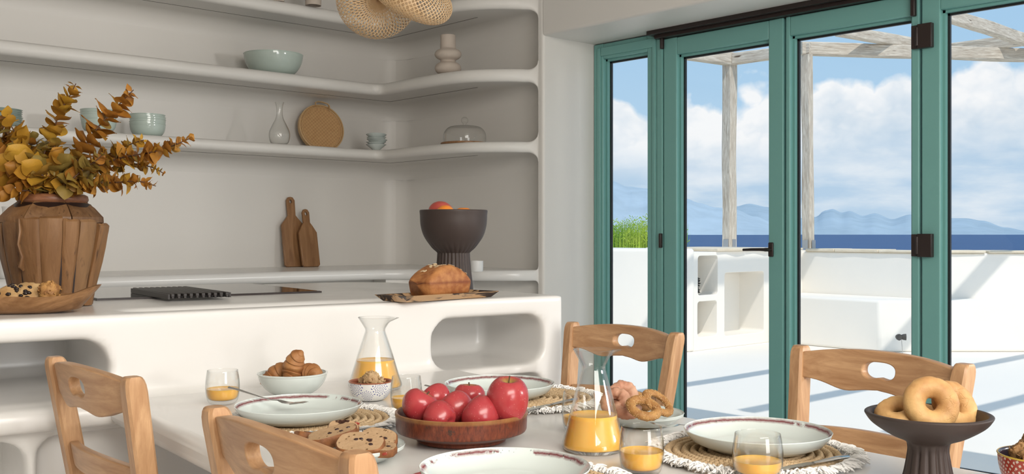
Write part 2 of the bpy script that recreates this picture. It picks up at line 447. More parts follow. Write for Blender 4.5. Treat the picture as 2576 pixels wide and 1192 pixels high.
# back counter
ZK = .93
cf = [(-2.98, 4.93), (-1, 4.94), (1, 4.95), (2.2, 4.95), (2.9, 4.93), (3.3, 4.90)]
cF = [Vector(p) for p in cf]; cB = [Vector((p[0], YB)) for p in cf]
cc = catmull([(3.42, 4.87), (3.53, 4.80), (3.60, 4.68), (3.66, 4.52), (3.74, 4.37), (3.85, 4.25), (3.95, 4.20), (XF, 4.188)], 4)
for i, p in enumerate(cc):
    t = min(1, i/8)
    cF.append(p)
    if i < 3: cB.append(Vector((3.5+.2*i, YB)))
    elif i < 7:
        a2 = PI/2*(i-3)/3; cB.append(Vector((XR-rc+rc*math.sin(a2), YB-rc+rc*math.cos(a2))))
    else: cB.append(Vector((XR, max(min(5.4, p.y), p.y))))
kc = thing('kitchen_counter', 'white plaster counter along the back wall, cutting boards leaning above it', 'counter', (0, 0, 0))
cs = slab_loft('worktop', cF, cB, ZK, ZK-.06, M_isl, cove=.03, endfil=.05, label='x')
for k_ in ('label', 'category', 'group'): del cs[k_]
cs.parent = kc
off = [Vector((p.x, p.y)) for p in cF]
def inset(pts, bps, d):
    return [(f+(b-f).normalized()*min(d, (b-f).length*.8)) for f, b in zip(pts, bps)]
i1 = inset(cF, cB, .30)
rows = [[(p.x, p.y, z) for p in i1] for z in (.0, ZK-.05)]
mk('base', grid(rows), M_wall, kc, fix=True)
def pierbox(i0, i1_):
    a = inset(cF, cB, .045)[i0:i1_+1]; b = inset(cF, cB, .31)[i0:i1_+1]
    return mk('base_pier', prism([(p.x, p.y) for p in a]+[(p.x, p.y) for p in b[::-1]], 0, ZK-.055), M_wall, kc, fix=True)
p_ = [i for i, f in enumerate(cF)]
pierbox(1, 3); pierbox(7, 15)
# ---------------- island ----------------
IA = math.radians(-7.28); IO = Vector((2.251, 2.249, 0))
IU = Vector((math.cos(IA), math.sin(IA), 0)); IN = Vector((-IU.y, IU.x, 0))
def isl(lx, ly, z): return IO+IU*lx+IN*ly+Vector((0, 0, z))
ZI = .945
def build_island():
    L0 = -3.1
    def cutter(vf):
        o = mk('cut', vf, None, smooth=False, fix=True); return o
    # plan with a rounded far right corner
    plan = [(L0, 0), (0, 0)]+[(0+(-.28+.28*math.cos(a)), 1.2-.28+.28*math.sin(a)) for a in [PI/2*k/8 for k in range(9)]]+[(L0, 1.2)]
    body = mk('kitchen_island', prism(plan, 0, ZI), None, smooth=False, fix=True)
    ledge = cutter(prism([(L0, -.045), (-.40, -.045), (-.33, .05), (L0, .05)], .69, .745))
    cuts = []
    def rr(x0, x1, z0, z1, r, y0, y1):
        pts = rrect(x0, x1, z0, z1, r)
        n = len(pts); V = [(p[0], y0, p[1]) for p in pts]+[(p[0], y1, p[1]) for p in pts]
        F = [tuple(range(n)), tuple(range(n, 2*n))]+[(i, (i+1) % n, n+(i+1) % n, n+i) for i in range(n)]
        return V, F
    cuts.append(cutter(rr(-.462, -.073, .742, .889, .05, -.2, .34)))
    cuts.append(cutter(rr(-2.7, -1.345, .752, .888, .06, -.2, .5)))
    cuts.append(cutter(rr(-3.6, -1.525, .30, .668, .05, -.2, .35)))
    cuts.append(cutter(rr(-.30, -.075, .35, .713, .04, -.2, .3)))
    cuts.append(cutter(rr(-1.5, -.36, .05, .672, .04, -.2, .055)))
    # shallow dished groove along the front of the worktop
    cap = [(x, y, z) for x, y, z in []]
    gr = rrect(-1.30, -.50, .05, .20, .07)
    n = len(gr)
    V = [(p[0], p[1], ZI-.022) for p in [((q[0]+.9)*.95-.9, (q[1]-.125)*.6+.125) for q in gr]]+[(p[0], p[1], ZI+.05) for p in [((q[0]+.9)*1.03-.9, (q[1]-.125)*1.3+.125) for q in gr]]
    cuts.append(cutter((V, [tuple(range(n)), tuple(range(n, 2*n))]+[(i, (i+1) % n, n+(i+1) % n, n+i) for i in range(n)])))
    m = body.modifiers.new('u', 'BOOLEAN'); m.operation = 'UNION'; m.object = ledge; m.solver = 'EXACT'
    for c in cuts:
        m = body.modifiers.new('c', 'BOOLEAN'); m.operation = 'DIFFERENCE'; m.object = c; m.solver = 'EXACT'
    m = body.modifiers.new('r', 'REMESH'); m.mode = 'VOXEL'; m.voxel_size = .0115; m.use_smooth_shade = True
    m = body.modifiers.new('s', 'SMOOTH'); m.factor = .5; m.iterations = 9
    apply_mods(body)
    for c in cuts+[ledge]: bpy.data.objects.remove(c)
    body.data.materials.append(M_isl); body.location = IO; body.rotation_euler = (0, 0, IA)
    # trim to the room: the island runs on out of frame on the left
    tag(body, 'long white plaster kitchen island with rounded niches in its front', 'kitchen island'); return body
island = build_island()
# ---------------- table ----------------
ZT = .75
te = [(.905, 2.395), (.873, 2.07), (.843, 1.752), (.805, .95), (.775, .25), (.80, .20), (.85, .18), (1.60, .14), (1.65, .16), (1.672, .21), (1.70, .90), (1.735, 1.377), (1.79, 1.72), (1.85, 2.275)]
tt = thing('dining_table', 'white plaster dining table built out from the island, laid for breakfast', 'table', (1.3, 1.3, 0))
o = mk('tabletop', prism([(x-1.3, y-1.3) for x, y in te], ZT-.058, ZT), M_isl, tt, fix=True); bev(o, .022, 5)
o = mk('pedestal', box(-.02, .12, -.8, .85, 0, ZT-.058), M_wall, tt); bev(o, .02, 3)

# ---------------- glazed doors ----------------
def yw(px): return on_x(px, XW).y
def leaf(name, label, y_hi, y_lo, g_hi, g_lo, ztop, gtop, gbot=.09, zbot=.015, x0=XW, th=.075):
    """frame between y_lo..y_hi, opening g_lo..g_hi (y falls to the right in the photo)"""
    t = thing(name, label, 'glazed door' if name.startswith('door') else 'window', (x0, (y_hi+y_lo)/2, 0))
    t['kind'] = 'structure'; del t['category']
    yc = (y_hi+y_lo)/2; a0, a1, b0, b1 = y_lo-yc, y_hi-yc, g_lo-yc, g_hi-yc
    def p(nm, b, bw=.006, mat=M_teal):
        o = mk(nm, b, mat, t); bev(o, bw, 3); return o
    p('stile', box(0, th, b1, a1, zbot, ztop)); p('stile', box(0, th, a0, b0, zbot, ztop))
    p('top_rail', box(0.001, th, b0-.001, b1+.001, gtop, ztop-.001)); p('bottom_rail', box(0.001, th, b0-.001, b1+.001, zbot+.001, gbot))
    # glazing bead ring and gasket
    w = .012
    bead = join(box(.026, .05, b1-w, b1, gbot, gtop), box(.026, .05, b0, b0+w, gbot, gtop), box(.026, .05, b0, b1, gtop-w, gtop), box(.026, .05, b0, b1, gbot, gbot+w))
    mk('glazing_bead', bead, M_teal, t, smooth=False)
    w2 = w+.010
    gs = join(box(.048, .062, b1-w2, b1-.002, gbot, gtop), box(.048, .062, b0+.002, b0+w2, gbot, gtop), box(.048, .062, b0, b1, gtop-w2, gtop-.002), box(.048, .062, b0, b1, gbot, gbot+w2))
    mk('gasket', gs, M_gask, t, smooth=False)
    mk('pane', box(.054, .058, b0+.004, b1-.004, gbot+.004, gtop-.004), M_pane, t, smooth=False)
    return t
win = leaf('window_1', 'narrow fixed teal sidelight beside the plaster reveal', YR-.003, yw(1652), yw(1517), yw(1628), 2.246, 2.155, th=.08)
# stepped edge of the sidelight frame
yc = win.location.y
for d, dz in ((.026, .026), (.036, .036)):
    pass
o = mk('frame_step', join(box(-.008, .002, yw(1643)-yc, yw(1513)-yc, 2.172, 2.222), box(-.008, .002, yw(1512)-yc, yw(1504)-yc, .08, 2.222), box(-.008, .002, yw(1650)-yc, yw(1642)-yc, .08, 2.222)), M_teal, win); bev(o, .003, 2)
post_ = mk('frame_post', box(-.004, .08, yw(1667)-yc, yw(1653)-yc, .03, 2.214), M_teal, win); bev(post_, .004, 2)
d1 = leaf('door_1', 'teal glazed door leaf with the dark lever handle', yw(1669), yw(1970), yw(1702), yw(1933), 2.208, 2.112)
d2 = leaf('door_2', 'teal glazed door leaf between the lever handle and the dark hinges', yw(1976), yw(2312), yw(1987), yw(2292), 2.208, 2.112)
d3 = leaf('door_3', 'teal glazed door leaf right of the dark hinges, cut by the frame edge', yw(2318), 1.42, yw(2365), 1.50, 2.208, 2.118)
yy = 1.415
for k in range(4, 5):
    leaf('door_%d' % k, 'teal glazed door leaf outside the photograph', yy, yy-.70, yy-.07, yy-.63, 2.208, 2.112); yy -= .705
struct(bev(mk('trim_3', join(box(4.335, 4.48, -2.69, yw(1648), 2.226, 2.2495), box(4.37, 4.48, -2.69, yw(1657), 2.2085, 2.227)), M_dark), .002), 'dark brown sliding track above the teal doors')
# hardware
def hw(parent, nm, b, lab=None, bw=.004):
    o = mk(nm, b, M_dark, None); o.parent = parent; o.location = -parent.location; bev(o, bw, 3)
    if lab: o['label'] = lab
    return o
yh = yw(1941)
pl = hw(d1, 'handle_plate', box(4.398, 4.41, yh-.014, yh+.014, 1.02, 1.092), bw=.005)
hd_ = mk('lever_handle', join(tube([(4.40, yh, 1.056), (4.352, yh, 1.056)], .0095, 12), tube([(4.356, yh-.006, 1.056), (4.352, yh+.03, 1.0565), (4.350, yh+.08, 1.056), (4.352, yh+.128, 1.054)], [.011, .0095, .009, .008], 12, flat=.8)), M_dark)
hd_.parent = pl
for py0, py1 in ((63, 124), (588, 646)):
    z1 = on_x(2315, XW, py0).z; z0 = on_x(2315, XW, py1).z
    o = hw(d3, 'hinge', join(box(4.382, 4.409, yw(2350), yw(2314), z0, z1), box(4.39, 4.409, yw(2312), yw(2297), z0+.002, z1-.002), tube([(4.385, yw(2313), z0+.012), (4.385, yw(2313), z1-.012)], .008, 10)), bw=.003)
z1 = on_x(1668, XW, 92).z; hw(win, 'bracket', box(4.388, 4.409, yw(1672), yw(1666), z1-.07, z1+.02))
z1 = on_x(1665, XW, 587).z; z0 = on_x(1665, XW, 623).z; hw(win, 'catch', box(4.39, 4.409, yw(1668), yw(1662), z0, z1))
z0 = on_x(2302, XW, 42).z; hw(d2, 'bolt', box(4.385, 4.409, yw(2307), yw(2296), z0, 2.205))
# ---------------- outdoors ----------------
def Q(v): return Vector((v[0]*FW[0]+v[1]*RT[0], v[0]*FW[1]+v[1]*RT[1], 0))   # (depth, right) in metres -> plan
M_terr = plaster('painted_terrace', (.92, .87, .79), .6, .2)
struct(bev(mk('terrace_floor', box(4.5, 16, -8, 11.0, -.4, -.02), M_terr), .01))
ZP = .965
def wall_box(name, pts, z0, z1, mat, label=None, bw=.03):
    o = mk(name, prism(pts, z0, z1), mat, fix=True); bev(o, bw, 4); struct(o, label); return o
# left parapet block (its room-facing face closes the sidelight view)
wall_box('wall_terrace_left', [(6.9, 9.5), (6.9, 8.2), (7.98, 6.25), (8.04, 6.22), (8.4, 6.5), (8.2, 9.5)], -.02, .985, M_ext, 'white parapet block seen through the narrow sidelight')
# niche wall facing the camera side (normal -y)
def niche_wall():
    # built like masonry: a back slab with raised surround pieces around three recesses
    x0, x1, y0, y1 = 8.0, 10.3, 6.25, 7.6
    def X(px):   # x on plane y=y0
        t = (px-1288)/FPX; dx = (FW[0]+t*RT[0], FW[1]+t*RT[1]); return y0/dx[1]*dx[0]
    def Z(px, py):
        t = (px-1288)/FPX; D = y0/(FW[1]+t*RT[1]); return H-(py-588)/FPX*D
    body = mk('cut', box(x0, x1, y0, y1, -.02, .955), None, smooth=False)
    cuts = []
    for a, b, t0, t1 in ((1756, 1806, 643, 742), (1755, 1804, 757, 846), (1823, 1922, 684, 840)):
        xa, xb = X(a), X(b); za = Z((a+b)/2, t1); zb = Z((a+b)/2, t0)
        pts = rrect(xa, xb, za, zb, .035); n = len(pts)
        V = [(p[0], y0-.1, p[1]) for p in pts]+[(p[0], y0+.32, p[1]) for p in pts]
        cuts.append(mk('cut', (V, [tuple(range(n)), tuple(range(n, 2*n))]+[(i, (i+1) % n, n+(i+1) % n, n+i) for i in range(n)]), None, smooth=False, fix=True))
    for c in cuts:
        m = body.modifiers.new('c', 'BOOLEAN'); m.operation = 'DIFFERENCE'; m.object = c; m.solver = 'EXACT'
    apply_mods(body)
    for c in cuts: bpy.data.objects.remove(c)
    body.name = 'wall_terrace_niches'; body.data.materials.append(M_ext); bev(body, .02, 3)
    struct(body, 'white terrace wall with three rounded niches')
    return X, Z
NX, NZ = niche_wall()
# seaward parapet: first along y, then turning parallel to the view
R2 = Vector((RT[0], RT[1])); 
pA = Vector((10.01, 6.3)); pB = Vector((10.01, 4.85)); pC = pB+R2*7
back = Vector((FW[0], FW[1]))*.42
wall_box('wall_terrace_sea', [tuple(pA), tuple(pB), tuple(pC), tuple(pC+back), tuple(pB+back+Vector((.1, .1))), (10.45, 6.75), (10.01, 6.75)], -.02, .94, M_ext, 'long white parapet towards the sea', .02)
# built-in bench
s0 = Vector((9.37, 5.0)); s1 = s0+R2*6.5
bo = mk('masonry_bench', prism([(9.37, 6.24), tuple(s0), tuple(s1), tuple(pC), tuple(pB), (10.0, 6.24)], -.02, .485), M_ext, fix=True); bev(bo, .025, 4)
tag(bo, 'long white masonry bench built against the terrace parapet', 'bench')
# coping stones
M_stone = NB('coping_stone'); c_ = M_stone.coord(rnd=5); M_stone.set(M_stone.mix(M_stone.noise(c_, 6, 5), (.62, .52, .38), (.86, .78, .64)), .8, .3); M_stone.bump(M_stone.noise(c_, 14, 6), .6, .02); M_stone = M_stone.m
random.seed(5)
cop = thing('parapet_coping', 'row of rough pale stone slabs capping the seaward parapet', 'coping', (10.2, 5.5, .94))
def stone(p, q, w, z, h):
    p = Vector(p); q = Vector(q); d = (q-p).normalized(); n_ = Vector((-d.y, d.x))
    pts = []
    for k in range(4): pts.append(p+(q-p)*(.01+.327*k)+n_*(-.03+random.uniform(-.012, .012)))
    for k in range(3, -1, -1): pts.append(p+(q-p)*(.01+.327*k)+n_*(w+.02))
    o = mk('coping_stone', prism([(a.x-10.2, a.y-5.5) for a in pts], z-.94, z-.94+h), M_stone, cop, fix=True); bev(o, .008, 2)
def run(p, q, w, z, L):
    p = Vector(p); q = Vector(q); n_ = max(1, round((q-p).length/L)); s = [0]
    for k in range(n_): s.append(s[-1]+random.uniform(.7, 1.3))
    for k in range(n_): stone(p+(q-p)*(s[k]/s[-1]), p+(q-p)*(s[k+1]/s[-1]), w, z, random.uniform(.022, .034))
run((8.43, 6.25), (9.98, 6.25), .9, .956, .5)
run((10.01, 6.22), (10.01, 4.86), -.36, .94, .45) if False else None
def run2(p, q, inward, z, L):
    p = Vector(p); q = Vector(q); d = (q-p).normalized(); n_ = max(1, round((q-p).length/L)); s = [0]
    for k in range(n_): s.append(s[-1]+random.uniform(.7, 1.3))
    for k in range(n_):
        a = p+(q-p)*(s[k]/s[-1]+.002); b = p+(q-p)*(s[k+1]/s[-1]-.002); I = Vector(inward)
        pts = [a-I*.06, (a+b)/2-I*(.06+random.uniform(-.02, .02)), b-I*.06, b+I, a+I]
        o = mk('coping_stone', prism([(v.x-10.2, v.y-5.5) for v in pts], z-.94, z-.94+random.uniform(.024, .036)), M_stone, cop, fix=True); bev(o, .008, 2)
run2((10.01, 6.2), (10.01, 4.87), (.38, 0), .94, .42)
run2(pB+R2*.02, pC, tuple(back*.9), .94, .55)
# pergola
def wmat(name, dark, light, sc): return wood(name, dark, light, sc, 5, .8, (3, .70, (.10, .06, .035)), dist=.8, bs=.5)
M_wx = wmat('weathered_timber', (.42, .34, .26), (.80, .73, .62), (1.2, 12, 12))
def beam(name, p, q, w, h, mat, parent, up=(0, 0, 1), seed=0):
    p = Vector(p); q = Vector(q); L = (q-p).length; n = max(6, int(L/.18)); rows = []
    for i in range(n+1):
        x = L*i/n; j = lambda s: noise.noise(Vector((x*1.3, s, seed)))*.012
        c = .012
        rr_ = [(-w/2+c, -h/2), (w/2-c, -h/2), (w/2, -h/2+c), (w/2, h/2-c), (w/2-c, h/2), (-w/2+c, h/2), (-w/2, h/2-c), (-w/2, -h/2+c)]
        rows.append([(x, a*(1+j(1.0)*2)+j(3.), b+j(5.+k*.2)) for k, (a, b) in enumerate(rr_)])
    V, F = grid(rows, closed_v=True); k = len(rows[0]); F = F+[tuple(range(k)), tuple(range(n*k, n*k+k))]
    d = (q-p).normalized(); u = Vector(up); y = u.cross(d).normalized(); z = d.cross(y)
    o = mk(name, (V, F), mat, parent, fix=True, angle=30)
    M = Matrix((d, y, z)).transposed(); o.rotation_mode = 'XYZ'; o.rotation_euler = M.to_euler()
    o.location = p-(parent.location if parent else Vector()); return o
pg = thing('pergola', 'weathered timber pergola of rough posts and beams over the terrace', 'pergola', (9.3, 5.0, 0))
# posts
p1b = at(1824, 622, .975); p1b = Vector((10.06, 7.26, .97)); p2b = Vector((10.155, 6.262, .965))
z2t = H+(588-138)/FPX*(p2b.x*FW[0]+p2b.y*FW[1])
z1t = z2t
beam('post', p1b, (p1b.x+.03, p1b.y+.02, z1t), .13, .13, M_wx, pg, (0, 1, 0), 1)
beam('post', p2b, (p2b.x-.03, p2b.y, z2t), .085, .115, M_wx, pg, (0, 1, 0), 2)
for p in (p1b, p2b):
    b = mk('post_bracket', join(box(-.035, .035, -.070, -.067, -.0, .10), box(-.070, -.067, -.035, .035, 0, .10)), plain('galvanised_steel', (.5, .5, .5), .45, .5, .8), pg); b.location = p-pg.location
zb1 = z1t+.065; zb2 = z2t+.07
# beam along x through post 1 (comes from the house), beam along y from post 1 to the right
ea = at(1610, 118, zb1); ed = (Vector((p1b.x, p1b.y, zb1))-ea).normalized()
beam('beam', ea-ed*3.6, Vector((p1b.x, p1b.y, zb1))+ed*.07, .12, .14, M_wx, pg, seed=3)

beam('beam', (p1b.x+.02, p1b.y-.06, zb1), (p2b.x, p2b.y-.04, zb2-.005), .12, .13, M_wx, pg, seed=4)
# beam from post 2 going right, nearly parallel to the view
e2 = at(2292, 132, zb2); e3 = at(2576, 140, zb2)
dirv = (e3-e2).normalized(); beam('beam', Vector((p2b.x-.07, p2b.y+.06, zb2)), e3+dirv*2.5, .11, .145, M_wx, pg, seed=5)
# rafters in the x direction and a purlin in the y direction
zr = zb2+.13
ra = at(2112, 77, zr); rb = at(2292, 109, zr); dd = (rb-ra).normalized()
beam('rafter', ra-dd*.02, rb+dd*1.2, .10, .12, M_wx, pg, seed=6)
za = at(2394, 42, zr); zc = at(2540, 88, zr); dd = (zc-za).normalized()
beam('rafter', za-dd*4.2, zc+dd*.9, .10, .13, M_wx, pg, seed=7)
ya = at(2394, 122, zr-.0); yb = at(2576, 101, zr-.0); dd = (yb-ya).normalized()
beam('purlin', ya-dd*.35, yb+dd*1.5, .10, .13, M_wx, pg, seed=8)
for yv, sd_ in ((2.9, 9), (1.9, 10), (.9, 11)):
    beam('rafter', (4.6, yv, zr), (10.8, yv, zr), .10, .12, M_wx, pg, seed=sd_)
# sphere plant in the niche, spot lamp with cable on the terrace
M_ball = plain('dark_dry_plant', (.03, .028, .022), .9)
random.seed(3); parts = []
xb, zb_ = NX(1766), NZ(1766, 741)
for k in range(7): parts.append(xf(blob(.085*random.uniform(.8, 1), .07, .017, .35, 3, k, 14, 6), TR((random.uniform(-.012, .012), 0, -.07+.023*k))))
o = mk('dried_plant', join(*parts), M_ball, loc=(xb, 6.37, zb_+.088)); tag(o, 'small dark dried plant ball in the upper terrace niche', 'plant')
sp_ = atD(2266, 890, 9.72); sp_.z = -.02
t = thing('garden_spot_lamp', 'small dark twin spot lamp on a thin stem before the bench', 'lamp', sp_); t.scale = (.8, .8, .95)
sc_ = .5
mk('stem', tube([(.05, .0, 0), (.045, .01, .12), (.02, 0, .17)], .004, 6), plain('grey_cable', (.45, .44, .42), .6), t)
for s in (-1, 1):
    hh = mk('lamp_head', lathe([(0, -.03), (.02, -.03), (.03, 0), (.033, .03), (0, .03)], 16), plain('dark_lamp', (.06, .055, .05), .5), t, loc=(s*.032*RT[0], s*.032*RT[1], .185), rot=(PI/2, 0, s*.6))
mk('base', lathe([(0, 0), (.03, 0), (.03, .008), (0, .01)], 16), plain('pale_base', (.7, .7, .68), .5), t, loc=(.05, 0, 0))
# green feathery bush behind the parapet
def grassy():
    M_g = NB('fresh_green'); r = M_g.noise(M_g.coord(), 2.2, 3); M_g.set(M_g.ramp(r, [(.35, (.16, .38, .04)), (.55, (.45, .62, .06)), (.7, (.62, .70, .12))]), .6, .3); M_g = M_g.m
    random.seed(11); V = []; F = []
    base = at(1640, 622, .95)
    for i in range(3600):
        u = random.random(); u = u*u if random.random() < .3 else u
        s = -1.9+2.5*random.random(); dep = random.uniform(-.3, .35)
        px, py = base.x+(RT[0]*s+FW[0]*dep), base.y+.25+(RT[1]*s+FW[1]*dep)
        hgt = (.22+.17*max(0, 1-abs(s-.15)/1.2))*random.uniform(.3, 1.0)+.16
        a = random.uniform(0, 2*PI); w = .006; ln = Vector((math.cos(a), math.sin(a), 0))*random.uniform(.02, .12)
        b = Vector((px, py, -.018)); hgt += .87; m_ = b+ln*.4+Vector((0, 0, hgt*.6)); t_ = b+ln+Vector((0, 0, hgt)); sd2 = Vector((-math.sin(a), math.cos(a), 0))*w
        n = len(V); V += [tuple(b-sd2), tuple(b+sd2), tuple(m_-sd2), tuple(m_+sd2), tuple(t_)]; F += [(n, n+1, n+3, n+2), (n+2, n+3, n+4)]
        for q in range(3):
            c0 = b+ln*.5+Vector((0, 0, hgt*random.uniform(.72, 1))); an = random.uniform(0, 2*PI); e = Vector((math.cos(an)*.03, math.sin(an)*.03, .02)); n = len(V)
            V += [tuple(c0), tuple(c0+e+Vector((0, 0, .008))), tuple(c0+e*1.3), tuple(c0+e-Vector((0, 0, .006)))]; F += [(n, n+1, n+2, n+3)]
    o = mk('bush', (V, F), M_g, smooth=False); tag(o, 'bright green feathery bush showing above the parapet in the sidelight', 'bush')
grassy()
# ---------------- sea and far land ----------------
def sea():
    m = NB('deep_blue_sea'); c = m.coord((1, 1, 1)); a = m.noise(m.coord((.004, .004, 1)), 1, 6, .7); b = m.noise(m.coord((.05, .05, 1)), 1, 5, .7)
    m.set(m.mix(a, (.020, .062, .17), (.045, .115, .26)), .55, .25); m.bump(b, .6, 3.0)
    o = mk('sea', ([(-20000, -20000, -12), (60000, -20000, -12), (60000, 60000, -12), (-20000, 60000, -12)], [(0, 1, 2, 3)]), m.m, smooth=False)
    struct(o, 'dark blue sea up to the horizon')
sea()
def slope():
    o = mk('hillside', ([(8.3, -30, -.6), (8.3, 11.0, -.6), (60, 11.0, -13), (60, -30, -13), (-10, 11.0, -.6), (-10, 80, -13), (60, 80, -13)], [(0, 3, 2, 1), (4, 1, 2, 6, 5)]), plain('dry_hillside', (.30, .27, .18), .9), smooth=False); struct(o)
slope()
def mountain(name, ridge, D, col, z0, lab, seed, lobes=6):
    """a range of hills standing on the sea: ridge given as (bearing px, elevation px)"""
    xs = []
    for (a, b), (c, d) in zip(ridge, ridge[1:]):
        n = max(2, int((c-a)/6))
        for k in range(n): t = k/n; xs.append((a+(c-a)*t, b+(d-b)*(t*t*(3-2*t))))
    xs.append(ridge[-1]); rows = []
    R = 14
    for j in range(R+1):
        q = j/R; row = []
        for i, (px, py) in enumerate(xs):
            hz = (588-py)/FPX*D
            prof = math.sin(PI*(.5*(1-abs(2*q-1)) if True else q))
            dd = (q-.5)*2*.22*D
            nz = noise.fractal(Vector((px*.02+seed, q*5, seed)), .9, 2, 4)
            hh = hz*(prof**.9)*(1+.16*nz*(1-prof)*2) if q not in (0, 1) else 0
            p = atD(px, 588, D+dd); row.append((p.x, p.y, -13+max(0, hh+14*(1 if prof > .01 else 0))))
        rows.append(row)
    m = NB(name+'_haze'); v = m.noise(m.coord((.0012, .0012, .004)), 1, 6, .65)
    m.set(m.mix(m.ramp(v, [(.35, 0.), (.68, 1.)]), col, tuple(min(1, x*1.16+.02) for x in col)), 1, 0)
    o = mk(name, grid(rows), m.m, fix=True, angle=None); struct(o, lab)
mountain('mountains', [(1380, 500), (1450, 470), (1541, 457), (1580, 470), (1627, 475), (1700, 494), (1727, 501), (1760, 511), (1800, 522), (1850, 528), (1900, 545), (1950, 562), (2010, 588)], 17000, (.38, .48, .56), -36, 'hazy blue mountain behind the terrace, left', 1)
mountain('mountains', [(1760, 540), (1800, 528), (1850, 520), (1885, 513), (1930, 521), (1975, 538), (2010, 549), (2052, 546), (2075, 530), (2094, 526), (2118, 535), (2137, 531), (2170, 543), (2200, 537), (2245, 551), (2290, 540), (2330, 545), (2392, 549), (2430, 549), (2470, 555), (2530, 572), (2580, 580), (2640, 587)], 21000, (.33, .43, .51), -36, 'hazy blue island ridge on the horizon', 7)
# ---------------- tableware materials ----------------
M_cel = plain('celadon_glaze', (.50, .585, .53), .12, .6)
M_celw = plain('pale_celadon_porcelain', (.68, .74, .71), .08, .6)
M_steel = plain('polished_steel', (.62, .61, .59), .16, .5, 1.0)
M_white = plain('white_ceramic', (.82, .81, .79), .2)
def juice():
    m = NB('orange_juice'); v = m.noise(m.coord((1, 1, .25)), 40, 3)
    m.set(m.mix(v, (.92, .46, .06), (.97, .56, .13)), .25, .4, sss=.25); return m.m
M_juice = juice()
M_beech = wood('beech_wood', (.38, .195, .09), (.62, .375, .20), (12, 12, 1.0), 4.2, .38, (2.5, .74, (.25, .11, .045)), dist=.5, rnd=4, bs=.05)
M_beechh = wood('beech_wood_rail', (.38, .195, .09), (.62, .375, .20), (12, 1.0, 12), 4.2, .38, (6, .74, (.28, .12, .05)), dist=.5, rnd=4, bs=.05)
M_teak = wood('teak_board', (.20, .095, .038), (.36, .19, .085), (8, 8, 1.2), 3.0, .4, dist=1.2, rnd=5)
M_clay = plain('dark_brown_clay', (.052, .036, .031), .5, .35, bump=(60, .15, .002))
def rimware():
    m = NB('porcelain_red_rim'); c = m.coord(); xyz = m.sep(m.tc.outputs['Object'])
    # radius from the axis decides the painted rim
    r = m.math('SQRT', m.math('ADD', m.math('MULTIPLY', xyz[0], xyz[0]), m.math('MULTIPLY', xyz[1], xyz[1])))
    n = m.noise(c, 55, 4, .7); big = m.noise(m.coord(rnd=9), 7, 2)
    rr = m.math('ADD', r, m.math('MULTIPLY', m.math('SUBTRACT', n, .5), .004))
    band = m.math('MULTIPLY', m.ramp(rr, [(.1192, 0.), (.1198, 1.)]), m.ramp(rr, [(.1232, 1.), (.1238, 0.)]))
    nz = m.sep(m.tc.outputs['Normal'])[2]; up = m.ramp(nz, [(.10, 0.), (.2, 1.)])
    part = m.ramp(m.math('ADD', big, m.math('MULTIPLY', n, .25)), [(.53, 0.), (.56, 1.)])
    f = m.math('MULTIPLY', m.math('MULTIPLY', band, up), part)
    col = m.mix(m.noise(c, 20, 3), (.66, .73, .70), (.72, .77, .74))
    speck = m.math('MULTIPLY', m.math('MULTIPLY', band, up), m.ramp(m.noise(c, 170, 2), [(.66, 0.), (.68, 1.)]))
    col = m.mix(f, col, (.17, .018, .026)); col = m.mix(speck, col, (.03, .07, .04))
    m.set(col, .07, .6); return m.m
M_rim = rimware()
def hand(loc): return Vector(loc)

# ---------------- plates ----------------
def plate_mesh(R=.125, h=.034, name='dish'):
    pr_ = [(0, .006), (R*.52, .006), (R*.72, .0085), (R*.9, .020), (R*.985, h-.003), (R, h), (R*1.006, h-.001), (R*.99, h-.006), (R*.9, .0145), (R*.72, .0035), (R*.56, .001), (R*.54, 0), (0, 0)]
    sp_ = smoothprof(pr_[1:6], 5); full = [(0, .006)]+sp_+pr_[6:]
    return lathe(full, 96)
MATZ = .012
def dinner_plate(px, py, zc, label, rz, zb):
    p = at(px, py, zc); p.z = zb
    o = mk('dinner_plate', plate_mesh(), M_rim, loc=p, rot=(0, 0, rz)); tag(o, label, 'plate', 'dinner plates on the placemats'); return o
plA = dinner_plate(752, 1028, .785+.0, 'pale dinner plate holding the fork, on the placemat behind the front left chair', .4, ZT+MATZ)
plB = dinner_plate(1257, 973, .785, 'pale dinner plate near the island, partly hidden behind the tall apple', 2.2, ZT+MATZ)
plC = dinner_plate(1270, 1188, .785, 'pale dinner plate cut by the bottom edge, in front of the apple bowl', 1.2, ZT+MATZ)
plD = dinner_plate(1905, 1095, .785, 'pale dinner plate with maroon rim in front of the right chair', 5.0, ZT+MATZ)

